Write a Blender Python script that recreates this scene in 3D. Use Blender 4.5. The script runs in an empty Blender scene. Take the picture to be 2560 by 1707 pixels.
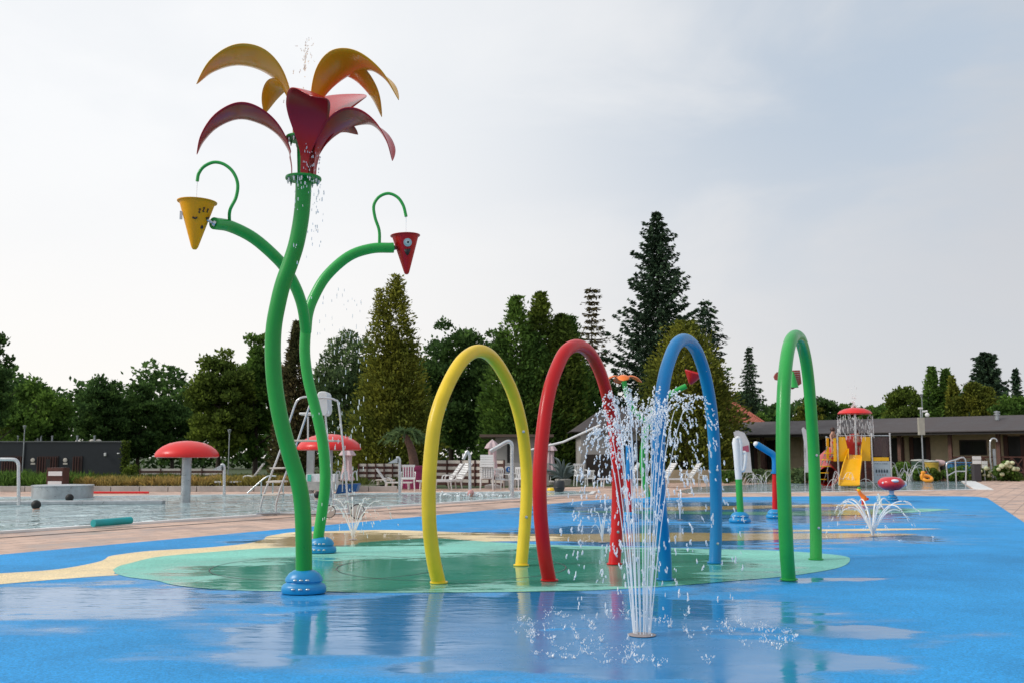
import bpy, math, random
import numpy as np
from mathutils import Vector, Matrix
random.seed(7); RNG = np.random.default_rng(7)
S = bpy.context.scene
COL = S.collection
PI = math.pi
# ------------------------------------------------------------------ camera
CAM_H = 1.22; F = 2489.0; PITCH = math.atan(286.5 / F)
cd = bpy.data.cameras.new("camera"); cam = bpy.data.objects.new("camera", cd); COL.objects.link(cam)
cd.lens = 35.0; cd.sensor_width = 36.0; cd.clip_end = 2000; cd.clip_start = 0.05
cam.location = (0, 0, CAM_H); cam.rotation_euler = (PI / 2 + PITCH, 0, 0)
cd.dof.use_dof = True; cd.dof.focus_distance = 9.0; cd.dof.aperture_fstop = 5.6
S.camera = cam
S.render.resolution_x = 1024; S.render.resolution_y = 682
# ------------------------------------------------------------------ light
SUN_EL, SUN_AZ = math.radians(38), math.radians(-105)   # azimuth from +Y, clockwise
sund = bpy.data.lights.new("sun", 'SUN'); sun = bpy.data.objects.new("sun", sund); COL.objects.link(sun)
sund.energy = 1.5; sund.angle = math.radians(16); sund.color = (1.0, 0.95, 0.88)
sdir = Vector((math.sin(SUN_AZ) * math.cos(SUN_EL), math.cos(SUN_AZ) * math.cos(SUN_EL), math.sin(SUN_EL)))
sun.rotation_euler = sdir.to_track_quat('Z', 'Y').to_euler()
S.view_settings.view_transform = 'Standard'; S.view_settings.look = 'None'
S.view_settings.exposure = 0.40; S.view_settings.gamma = 1.0
S.cycles.use_denoising = True
S.cycles.max_bounces = 8; S.cycles.transparent_max_bounces = 24
S.cycles.caustics_reflective = False; S.cycles.caustics_refractive = False
S.cycles.sample_clamp_indirect = 6.0

def lk(nt, a, b): nt.links.new(a, b)
def nd(nt, t, **kw):
    n = nt.nodes.new(t)
    for k, v in kw.items():
        if k.startswith('i_'):
            n.inputs[k[2:].replace('_', ' ')].default_value = v
        else: setattr(n, k, v)
    return n
def ramp(nt, fac, pts):
    r = nd(nt, 'ShaderNodeValToRGB')
    while len(r.color_ramp.elements) < len(pts): r.color_ramp.elements.new(0.5)
    for e, (p, c) in zip(r.color_ramp.elements, pts):
        e.position = p; e.color = (*c, 1) if len(c) == 3 else c
    lk(nt, fac, r.inputs[0]); return r.outputs[0]
def math_(nt, op, a, b=None, c=None, clamp=False):
    m = nd(nt, 'ShaderNodeMath', operation=op); m.use_clamp = clamp
    for i, v in enumerate((a, b, c)):
        if v is None: continue
        if isinstance(v, (int, float)): m.inputs[i].default_value = v
        else: lk(nt, v, m.inputs[i])
    return m.outputs[0]
def mixc(nt, fac, a, b, mode='MIX'):
    m = nd(nt, 'ShaderNodeMix', data_type='RGBA', blend_type=mode)
    for s, v in ((m.inputs[0], fac), (m.inputs[6], a), (m.inputs[7], b)):
        if isinstance(v, (int, float)): s.default_value = v
        elif isinstance(v, tuple): s.default_value = (*v, 1) if len(v) == 3 else v
        else: lk(nt, v, s)
    return m.outputs[2]
def mapr(nt, v, a, b, c=0.0, d=1.0, smooth=True):
    m = nd(nt, 'ShaderNodeMapRange', interpolation_type='SMOOTHSTEP' if smooth else 'LINEAR')
    lk(nt, v, m.inputs[0])
    for i, x in enumerate((a, b, c, d)): m.inputs[i + 1].default_value = x
    return m.outputs[0]

# sky: physical sky veiled by a bright layer of cloud
w = bpy.data.worlds.new("World"); S.world = w; w.use_nodes = True
nt = w.node_tree; nt.nodes.clear()
out = nd(nt, 'ShaderNodeOutputWorld'); bg = nd(nt, 'ShaderNodeBackground'); lk(nt, bg.outputs[0], out.inputs[0])
sky = nd(nt, 'ShaderNodeTexSky', sky_type='NISHITA'); sky.sun_disc = False
sky.sun_elevation = SUN_EL; sky.sun_rotation = SUN_AZ
skyc = mixc(nt, 1.0, sky.outputs[0], (0.1, 0.1, 0.1), 'MULTIPLY')
tc = nd(nt, 'ShaderNodeTexCoord'); mp = nd(nt, 'ShaderNodeMapping'); lk(nt, tc.outputs['Generated'], mp.inputs[0])
mp.inputs['Scale'].default_value = (1.0, 1.0, 2.6)
n1 = nd(nt, 'ShaderNodeTexNoise', i_Scale=2.3, i_Detail=6.0, i_Roughness=0.52, i_Distortion=0.35)
lk(nt, mp.outputs[0], n1.inputs['Vector'])
sep = nd(nt, 'ShaderNodeSeparateXYZ'); lk(nt, tc.outputs['Generated'], sep.inputs[0])
dot = nd(nt, 'ShaderNodeVectorMath', operation='DOT_PRODUCT'); lk(nt, tc.outputs['Generated'], dot.inputs[0])
dot.inputs[1].default_value = Vector((-0.86, 0.35, 0.36)).normalized()
glow = mapr(nt, dot.outputs['Value'], -0.1, 0.68)
dark = mapr(nt, n1.outputs[0], 0.40, 0.60)
dark = math_(nt, 'MULTIPLY', dark, mapr(nt, sep.outputs[2], 0.12, 0.36, 0.15, 1.0))
dark = math_(nt, 'MULTIPLY', dark, mapr(nt, glow, 0.2, 0.95, 1.0, 0.12))
base = mixc(nt, glow, (0.445, 0.47, 0.505), (0.76, 0.765, 0.77))
base = mixc(nt, mapr(nt, sep.outputs[2], 0.02, 0.34, 0.75, 0.0), base, mixc(nt, glow, (0.54, 0.525, 0.53), (0.80, 0.76, 0.72)))
cl = mixc(nt, dark, base, (0.40, 0.465, 0.545))
fin = mixc(nt, 0.93, skyc, cl)
lk(nt, fin, bg.inputs[0]); bg.inputs[1].default_value = 1.0

# ------------------------------------------------------------------ projection helpers (pixel of the photo -> point of the place)
def ray(px, py):
    x = (px - 1280.0) / F; u = -(py - 853.5) / F
    c, s = math.cos(PITCH), math.sin(PITCH)
    return Vector((x, c - u * s, s + u * c))
def at(px, py, Y):
    d = ray(px, py); return Vector((0, 0, CAM_H)) + d * (Y / d.y)
def gp(px, py, z=0.0):
    d = ray(px, py); t = (z - CAM_H) / d.z
    v = Vector((0, 0, CAM_H)) + d * t; v.z = z; return v
def pl(px, py, P, dirv):
    """ray meets the vertical plane through P along dirv"""
    n = Vector((-dirv[1], dirv[0], 0)); d = ray(px, py); o = Vector((0, 0, CAM_H))
    return o + d * ((Vector(P) - o).dot(n) / d.dot(n))
def D(x, y): return (x * 1.08844, y * 1.08844)
# ------------------------------------------------------------------ materials
MATS = {}
def M(name, col, rough=0.5, metal=0.0, var=0.12, vscale=3.0, bump=0.0, bscale=60.0, spec=0.5, coat=0.0, alpha=1.0, trans=0.0):
    if name in MATS: return MATS[name]
    m = bpy.data.materials.new(name); m.use_nodes = True; t = m.node_tree
    b = t.nodes['Principled BSDF']; tcn = nd(t, 'ShaderNodeTexCoord')
    n = nd(t, 'ShaderNodeTexNoise', i_Scale=vscale, i_Detail=5.0, i_Roughness=0.6); lk(t, tcn.outputs['Object'], n.inputs['Vector'])
    f = mapr(t, n.outputs[0], 0.3, 0.7, 1 - var, 1 + var * 0.6)
    mul = nd(t, 'ShaderNodeVectorMath', operation='SCALE'); mul.inputs[0].default_value = col; lk(t, f, mul.inputs['Scale'])
    lk(t, mul.outputs[0], b.inputs['Base Color'])
    lk(t, mapr(t, n.outputs[0], 0.25, 0.75, max(0.02, rough * 0.75), min(1, rough * 1.25)), b.inputs['Roughness'])
    b.inputs['Metallic'].default_value = metal; b.inputs['Specular IOR Level'].default_value = spec
    b.inputs['Coat Weight'].default_value = coat; b.inputs['Coat Roughness'].default_value = 0.08
    b.inputs['Alpha'].default_value = alpha; b.inputs['Transmission Weight'].default_value = trans
    if bump:
        n2 = nd(t, 'ShaderNodeTexNoise', i_Scale=bscale, i_Detail=3.0); lk(t, tcn.outputs['Object'], n2.inputs['Vector'])
        bp = nd(t, 'ShaderNodeBump', i_Strength=bump, i_Distance=0.02); lk(t, n2.outputs[0], bp.inputs['Height']); lk(t, bp.outputs[0], b.inputs['Normal'])
    MATS[name] = m; return m
def paint(name, col): return M(name, col, rough=0.36, var=0.07, vscale=4, bump=0.02, bscale=8, coat=0.08, spec=0.35)
GREEN = paint('green_paint', (0.010, 0.30, 0.040)); LGREEN = paint('light_green_paint', (0.025, 0.37, 0.065))
YEL = paint('yellow_paint', (0.88, 0.60, 0.03)); RED = paint('red_paint', (0.66, 0.006, 0.008)); BLUE = paint('blue_paint', (0.003, 0.21, 0.50))
FOOTB = M('blue_plastic', (0.008, 0.27, 0.56), 0.38, var=0.1, bump=0.06, bscale=14)
PRED = M('petal_red', (0.50, 0.005, 0.008), 0.28, var=0.06, vscale=2, coat=0.15, spec=.4); PYEL = M('petal_yellow', (0.86, 0.43, 0.015), 0.3, var=0.06, vscale=2, coat=0.15, spec=.4)
CYEL = M('bucket_yellow', (0.92, 0.38, 0.001), 0.4, var=0.08, spec=.3); CRED = M('bucket_red', (0.52, 0.006, 0.008), 0.35, var=0.08, coat=0.1, spec=.35)
ORANGE = M('petal_orange', (0.85, 0.19, 0.02), 0.3); BLACK = M('black_print', (0.012, 0.012, 0.014), 0.5); WHITE = M('white_paint', (0.78, 0.79, 0.80), 0.4, var=0.05)
STEEL = M('brushed_steel', (0.62, 0.63, 0.64), 0.28, metal=0.9, var=0.1, vscale=6); DSTEEL = M('dull_steel', (0.40, 0.43, 0.45), 0.34, metal=0.55, var=0.15, vscale=6)
CAPRED = M('cap_red', (0.72, 0.018, 0.016), 0.36, var=0.08, coat=0.1, spec=.4)
PLASW = M('white_plastic', (0.74, 0.74, 0.73), 0.45, var=0.06); PLASC = M('cream_plastic', (0.62, 0.57, 0.50), 0.5)
BROWN = M('brown_wood', (0.085, 0.030, 0.022), 0.6, var=0.3, vscale=8); CREAM = M('cream_board', (0.62, 0.56, 0.50), 0.6, var=0.1)
CONC = M('concrete', (0.46, 0.43, 0.40), 0.85, var=0.2, bump=0.2); DARKM = M('dark_cladding', (0.013, 0.018, 0.024), 0.5, var=0.15)
DARKW = M('dark_opening', (0.010, 0.008, 0.008), 0.5); TAN = M('tan_plaster', (0.62, 0.49, 0.33), 0.85, var=0.1)
ROOFG = M('grey_roof_felt', (0.078, 0.066, 0.066), 0.8, var=0.15, vscale=1.2, bump=0.2); MAG = M('magenta_panel', (0.22, 0.012, 0.075), 0.5, var=0.15)
SLY = M('slide_yellow', (0.92, 0.47, 0.005), 0.35, var=0.05); SLR = M('slide_red', (0.55, 0.030, 0.020), 0.35); ROCK = M('red_rock_panel', (0.16, 0.045, 0.03), 0.75, var=0.5, vscale=5, bump=0.6, bscale=8)
SKIN = M('skin', (0.50, 0.27, 0.19), 0.5, var=0.08); HAIR = M('dark_hair', (0.010, 0.009, 0.009), 0.6); SWIM = M('red_swimwear', (0.5, 0.03, 0.03), 0.6)
PINK = M('pink_cloth', (0.58, 0.44, 0.46), 0.8, var=0.12, vscale=9); BARK = M('bark', (0.055, 0.040, 0.030), 0.9, var=0.3, vscale=6, bump=0.5, bscale=12)
NAVY = M('blue_tub', (0.004, 0.09, 0.30), 0.4); TEAL = M('teal_foam', (0.010, 0.36, 0.38), 0.6); DGREY = M('dark_grey_plastic', (0.03, 0.032, 0.036), 0.5)
GLASSD = M('dark_glass', (0.03, 0.032, 0.036), 0.08, spec=0.8); GUTTER = M('gutter_metal', (0.30, 0.32, 0.33), 0.35, metal=0.5)
RIMW = M('white_rim', (0.80, 0.80, 0.79), 0.4, var=0.06)

def brick_mat(name, c1, c2, mortar, sc, vec='Object', bump=0.3, w_=0.5, h_=0.25, ms=0.02):
    m = bpy.data.materials.new(name); m.use_nodes = True; t = m.node_tree; b = t.nodes['Principled BSDF']
    g = nd(t, 'ShaderNodeTexCoord'); mpn = nd(t, 'ShaderNodeMapping'); lk(t, g.outputs[vec], mpn.inputs[0])
    br = nd(t, 'ShaderNodeTexBrick', i_Scale=sc); br.inputs['Color1'].default_value = (*c1, 1); br.inputs['Color2'].default_value = (*c2, 1)
    br.inputs['Mortar'].default_value = (*mortar, 1); br.inputs['Brick Width'].default_value = w_; br.inputs['Row Height'].default_value = h_; br.inputs['Mortar Size'].default_value = ms
    lk(t, mpn.outputs[0], br.inputs['Vector']); lk(t, br.outputs[0], b.inputs['Base Color']); b.inputs['Roughness'].default_value = 0.8
    bp = nd(t, 'ShaderNodeBump', i_Strength=bump, i_Distance=0.01); lk(t, br.outputs['Fac'], bp.inputs['Height']); bp.invert = True; lk(t, bp.outputs[0], b.inputs['Normal'])
    return m, mpn
BRICK, bm_map = brick_mat('brick_pillar', (0.15, 0.055, 0.04), (0.10, 0.04, 0.03), (0.22, 0.18, 0.15), 4.0)
bm_map.inputs['Rotation'].default_value = (PI / 2, 0, 0)
TILE, tm_map = brick_mat('red_roof_tile', (0.52, 0.16, 0.10), (0.40, 0.11, 0.07), (0.16, 0.05, 0.04), 2.2, ms=0.03)

# --- water film field on the splash pad
PUD = [(-300, 640, 1460, 1566), (560, 1400, 1548, 1655), (640, 1960, 1483, 1600), (960, 1990, 1570, 1690), (430, 1420, 1398, 1482), (1000, 1860, 1372, 1466),
       (1290, 2060, 1312, 1371), (1120, 1700, 1329, 1340), (1340, 2240, 1253, 1306), (1900, 2330, 1332, 1352), (1900, 2330, 1566, 1594),
       (660, 1150, 1333, 1363), (1940, 2150, 1446, 1456), (1560, 2150, 1620, 1690)]
def puddle_group():
    g = bpy.data.node_groups.new('water_film', 'ShaderNodeTree')
    g.interface.new_socket('Wet', in_out='OUTPUT', socket_type='NodeSocketFloat'); g.interface.new_socket('Damp', in_out='OUTPUT', socket_type='NodeSocketFloat')
    o = nd(g, 'NodeGroupOutput'); geo = nd(g, 'ShaderNodeNewGeometry')
    n = nd(g, 'ShaderNodeTexNoise', i_Scale=0.8, i_Detail=3.0); lk(g, geo.outputs['Position'], n.inputs['Vector'])
    sub = nd(g, 'ShaderNodeVectorMath', operation='SUBTRACT'); lk(g, n.outputs['Color'], sub.inputs[0]); sub.inputs[1].default_value = (0.5, 0.5, 0.5)
    ml = nd(g, 'ShaderNodeVectorMath', operation='MULTIPLY'); lk(g, sub.outputs[0], ml.inputs[0]); ml.inputs[1].default_value = (2.4, 1.6, 0)
    ad = nd(g, 'ShaderNodeVectorMath', operation='ADD'); lk(g, geo.outputs['Position'], ad.inputs[0]); lk(g, ml.outputs[0], ad.inputs[1])
    acc = None
    for (x0, x1, y0, y1) in PUD:
        a, b = gp(0.5 * (x0 + x1), y1), gp(0.5 * (x0 + x1), y0); cy = (a.y + b.y) / 2
        ry = abs(b.y - a.y) / 2 + 0.05; cx = (0.5 * (x0 + x1) - 1280) / F * cy * 1.02; rx = (x1 - x0) / 2 / F * cy
        s1 = nd(g, 'ShaderNodeVectorMath', operation='SUBTRACT'); lk(g, ad.outputs[0], s1.inputs[0]); s1.inputs[1].default_value = (cx, cy, 0)
        s2 = nd(g, 'ShaderNodeVectorMath', operation='MULTIPLY'); lk(g, s1.outputs[0], s2.inputs[0]); s2.inputs[1].default_value = (1 / rx, 1 / ry, 0)
        s3 = nd(g, 'ShaderNodeVectorMath', operation='LENGTH'); lk(g, s2.outputs[0], s3.inputs[0])
        acc = s3.outputs['Value'] if acc is None else math_(g, 'MINIMUM', acc, s3.outputs['Value'])
    n2 = nd(g, 'ShaderNodeTexNoise', i_Scale=1.0, i_Detail=5.0, i_Roughness=0.62); mp2 = nd(g, 'ShaderNodeMapping'); lk(g, geo.outputs['Position'], mp2.inputs[0])
    mp2.inputs['Scale'].default_value = (1.2, 3.0, 1); lk(g, mp2.outputs[0], n2.inputs['Vector'])
    v = math_(g, 'ADD', acc, math_(g, 'MULTIPLY', math_(g, 'SUBTRACT', n2.outputs[0], 0.5), 2.1))
    lk(g, mapr(g, v, 0.86, 1.06, 1, 0), o.inputs[0]); lk(g, mapr(g, v, 0.95, 1.5, 1, 0), o.inputs[1])
    return g
PG = puddle_group()
def pad_mat(name, col, wetcol):
    m = bpy.data.materials.new(name); m.use_nodes = True; t = m.node_tree; b = t.nodes['Principled BSDF']
    g = nd(t, 'ShaderNodeGroup'); g.node_tree = PG; geo = nd(t, 'ShaderNodeNewGeometry')
    v = nd(t, 'ShaderNodeTexVoronoi', i_Scale=95.0); lk(t, geo.outputs['Position'], v.inputs['Vector'])
    vs = nd(t, 'ShaderNodeSeparateColor'); lk(t, v.outputs['Color'], vs.inputs[0])
    gr = mapr(t, vs.outputs[0], 0.0, 1.0, 0.74, 1.20, False)
    n = nd(t, 'ShaderNodeTexNoise', i_Scale=0.7, i_Detail=6.0, i_Roughness=0.65); lk(t, geo.outputs['Position'], n.inputs['Vector'])
    big = mapr(t, n.outputs[0], 0.3, 0.7, 0.84, 1.1)
    c = nd(t, 'ShaderNodeVectorMath', operation='SCALE'); c.inputs[0].default_value = col; lk(t, math_(t, 'MULTIPLY', gr, big), c.inputs['Scale'])
    wet, damp = g.outputs[0], g.outputs[1]
    cc = mixc(t, math_(t, 'MULTIPLY', damp, 0.35), c.outputs[0], wetcol); cc = mixc(t, math_(t, 'MULTIPLY', wet, 0.9), cc, wetcol)
    lk(t, cc, b.inputs['Base Color'])
    ro = math_(t, 'SUBTRACT', 0.72, math_(t, 'MULTIPLY', damp, 0.40))
    ro = math_(t, 'MULTIPLY', ro, math_(t, 'SUBTRACT', 1.0, math_(t, 'MULTIPLY', wet, mapr(t, n.outputs[0], .35, .65, .55, .84))))
    # churned film where the big fountain falls back
    cm = gp(1605, 1600); sb = nd(t, 'ShaderNodeVectorMath', operation='SUBTRACT'); lk(t, geo.outputs['Position'], sb.inputs[0]); sb.inputs[1].default_value = (cm.x, cm.y, 0)
    sl = nd(t, 'ShaderNodeVectorMath', operation='MULTIPLY'); lk(t, sb.outputs[0], sl.inputs[0]); sl.inputs[1].default_value = (1 / 1.35, 1 / 1.0, 0)
    ln = nd(t, 'ShaderNodeVectorMath', operation='LENGTH'); lk(t, sl.outputs[0], ln.inputs[0])
    ch = mapr(t, math_(t, 'ADD', ln.outputs['Value'], math_(t, 'MULTIPLY', math_(t, 'SUBTRACT', n.outputs[0], .5), 1.4)), .75, 1.25, 1, 0)
    ro = math_(t, 'ADD', ro, math_(t, 'MULTIPLY', ch, .16))
    lk(t, ro, b.inputs['Roughness']); b.inputs['IOR'].default_value = 1.36
    # granules when dry, soft ripples where the film stands
    bp = nd(t, 'ShaderNodeBump', i_Distance=0.006); lk(t, vs.outputs[1], bp.inputs['Height'])
    lk(t, math_(t, 'MULTIPLY', math_(t, 'SUBTRACT', 1.0, wet), 0.55), bp.inputs['Strength'])
    rp = nd(t, 'ShaderNodeTexNoise', i_Scale=1.0, i_Detail=3.0, i_Roughness=0.55); mp3 = nd(t, 'ShaderNodeMapping'); lk(t, geo.outputs['Position'], mp3.inputs[0])
    mp3.inputs['Scale'].default_value = (3.0, 7.0, 1); lk(t, mp3.outputs[0], rp.inputs['Vector'])
    b2 = nd(t, 'ShaderNodeBump', i_Distance=0.012); lk(t, rp.outputs[0], b2.inputs['Height']); lk(t, math_(t, 'MULTIPLY', wet, 0.28), b2.inputs['Strength'])
    lk(t, bp.outputs[0], b2.inputs['Normal']); lk(t, b2.outputs[0], b.inputs['Normal'])
    return m
PADB = pad_mat('blue_rubber', (0.026, 0.31, 0.68), (0.030, 0.21, 0.46)); PADY = pad_mat('yellow_rubber', (0.88, 0.70, 0.42), (0.56, 0.44, 0.24)); PADG = pad_mat('green_rubber', (0.25, 0.64, 0.53), (0.06, 0.36, 0.27))

def water_mat(name, col, sc, strength, rough=0.04):
    m = bpy.data.materials.new(name); m.use_nodes = True; t = m.node_tree; b = t.nodes['Principled BSDF']
    geo = nd(t, 'ShaderNodeNewGeometry'); mp3 = nd(t, 'ShaderNodeMapping'); lk(t, geo.outputs['Position'], mp3.inputs[0]); mp3.inputs['Scale'].default_value = (1.9, 0.75, 1); mp3.inputs['Rotation'].default_value = (0, 0, 0.12)
    n = nd(t, 'ShaderNodeTexNoise', i_Scale=sc, i_Detail=4.0, i_Roughness=0.55, i_Distortion=0.6); lk(t, mp3.outputs[0], n.inputs['Vector'])
    n0 = nd(t, 'ShaderNodeTexNoise', i_Scale=0.35, i_Detail=2.0); lk(t, geo.outputs['Position'], n0.inputs['Vector'])
    lk(t, mixc(t, mapr(t, n0.outputs[0], 0.35, 0.65), tuple(c * 0.8 for c in col), col), b.inputs['Base Color'])
    b.inputs['Roughness'].default_value = rough; b.inputs['IOR'].default_value = 1.33
    bp = nd(t, 'ShaderNodeBump', i_Strength=strength, i_Distance=0.32); lk(t, n.outputs[0], bp.inputs['Height']); lk(t, bp.outputs[0], b.inputs['Normal'])
    return m
POOLM = water_mat('pool_water_surface', (0.42, 0.58, 0.60), 1.0, 1.0); TODM = water_mat('shallow_water_surface', (0.24, 0.34, 0.38), 1.0, 0.8)
def deck_mat():
    m = bpy.data.materials.new('pink_deck_paving'); m.use_nodes = True; t = m.node_tree; b = t.nodes['Principled BSDF']
    geo = nd(t, 'ShaderNodeNewGeometry'); mp3 = nd(t, 'ShaderNodeMapping'); lk(t, geo.outputs['Position'], mp3.inputs[0]); mp3.inputs['Rotation'].default_value = (0, 0, -1.06)
    br = nd(t, 'ShaderNodeTexBrick', i_Scale=1.0); lk(t, mp3.outputs[0], br.inputs['Vector'])
    br.inputs['Color1'].default_value = (0.66, 0.46, 0.36, 1); br.inputs['Color2'].default_value = (0.58, 0.40, 0.31, 1); br.inputs['Mortar'].default_value = (0.30, 0.20, 0.16, 1)
    br.inputs['Brick Width'].default_value = 0.4; br.inputs['Row Height'].default_value = 0.4; br.inputs['Mortar Size'].default_value = 0.012
    n = nd(t, 'ShaderNodeTexNoise', i_Scale=0.9, i_Detail=7.0, i_Roughness=0.7); lk(t, geo.outputs['Position'], n.inputs['Vector'])
    wet = mapr(t, n.outputs[0], 0.46, 0.60)
    lk(t, mixc(t, math_(t, 'MULTIPLY', wet, 0.75), br.outputs[0], (0.30, 0.19, 0.145)), b.inputs['Base Color'])
    lk(t, math_(t, 'SUBTRACT', 0.75, math_(t, 'MULTIPLY', wet, 0.45)), b.inputs['Roughness'])
    return m
DECK = deck_mat()
def drop_mat():
    m = bpy.data.materials.new('splashing_water'); m.use_nodes = True; t = m.node_tree; b = t.nodes['Principled BSDF']
    b.inputs['Base Color'].default_value = (0.95, 0.96, 0.97, 1); b.inputs['Roughness'].default_value = 0.12; b.inputs['IOR'].default_value = 1.33
    tr = nd(t, 'ShaderNodeBsdfTransparent'); mx = nd(t, 'ShaderNodeMixShader'); o = t.nodes['Material Output']
    lw = nd(t, 'ShaderNodeLayerWeight', i_Blend=0.35)
    lk(t, mapr(t, lw.outputs['Facing'], 0.0, 1.0, 0.62, 0.95, False), mx.inputs[0]); lk(t, tr.outputs[0], mx.inputs[1]); lk(t, b.outputs[0], mx.inputs[2]); lk(t, mx.outputs[0], o.inputs[0])
    return m
DROP = drop_mat()
def leaf_mat(name, col, col2, transl=0.42):
    m = bpy.data.materials.new(name); m.use_nodes = True; t = m.node_tree; t.nodes.remove(t.nodes['Principled BSDF'])
    geo = nd(t, 'ShaderNodeNewGeometry'); tcn = nd(t, 'ShaderNodeTexCoord')
    n = nd(t, 'ShaderNodeTexNoise', i_Scale=0.55, i_Detail=3.0); lk(t, tcn.outputs['Object'], n.inputs['Vector'])
    c = mixc(t, mapr(t, n.outputs[0], 0.35, 0.65), col, col2)
    c2 = mixc(t, 1.0, c, ramp(t, geo.outputs['Random Per Island'], [(0.0, (0.45, 0.45, 0.45)), (0.6, (1.0, 1.0, 1.0)), (1.0, (1.7, 1.6, 1.3))]), 'MULTIPLY')
    d = nd(t, 'ShaderNodeBsdfDiffuse'); tl = nd(t, 'ShaderNodeBsdfTranslucent'); mx = nd(t, 'ShaderNodeMixShader'); mx.inputs[0].default_value = transl
    lk(t, c2, d.inputs[0]); lk(t, c2, tl.inputs[0]); lk(t, d.outputs[0], mx.inputs[1]); lk(t, tl.outputs[0], mx.inputs[2]); lk(t, mx.outputs[0], t.nodes['Material Output'].inputs[0])
    return m
L_DARK = leaf_mat('dark_foliage', (0.100, 0.184, 0.053), (0.069, 0.133, 0.046)); L_MID = leaf_mat('green_foliage', (0.140, 0.245, 0.051), (0.091, 0.174, 0.044))
L_YG = leaf_mat('yellowish_green_foliage', (0.168, 0.228, 0.042), (0.102, 0.156, 0.036)); L_OLIVE = leaf_mat('olive_conifer_foliage', (0.233, 0.246, 0.044), (0.139, 0.174, 0.037))
L_SPR = leaf_mat('spruce_needles', (0.059, 0.101, 0.060), (0.042, 0.074, 0.047), 0.1); L_BRN = leaf_mat('browning_conifer_foliage', (0.156, 0.126, 0.066), (0.102, 0.108, 0.048))
L_GREY = leaf_mat('greyish_leaves', (0.173, 0.252, 0.115), (0.108, 0.173, 0.079)); L_STRAW = leaf_mat('straw_grass', (0.48, 0.34, 0.13), (0.30, 0.27, 0.08)); L_FLOW = leaf_mat('cream_blossom', (0.62, 0.62, 0.36), (0.5, 0.55, 0.28))
L_LAWN = leaf_mat('lawn_grass', (0.07, 0.12, 0.03), (0.10, 0.12, 0.035))

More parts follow.
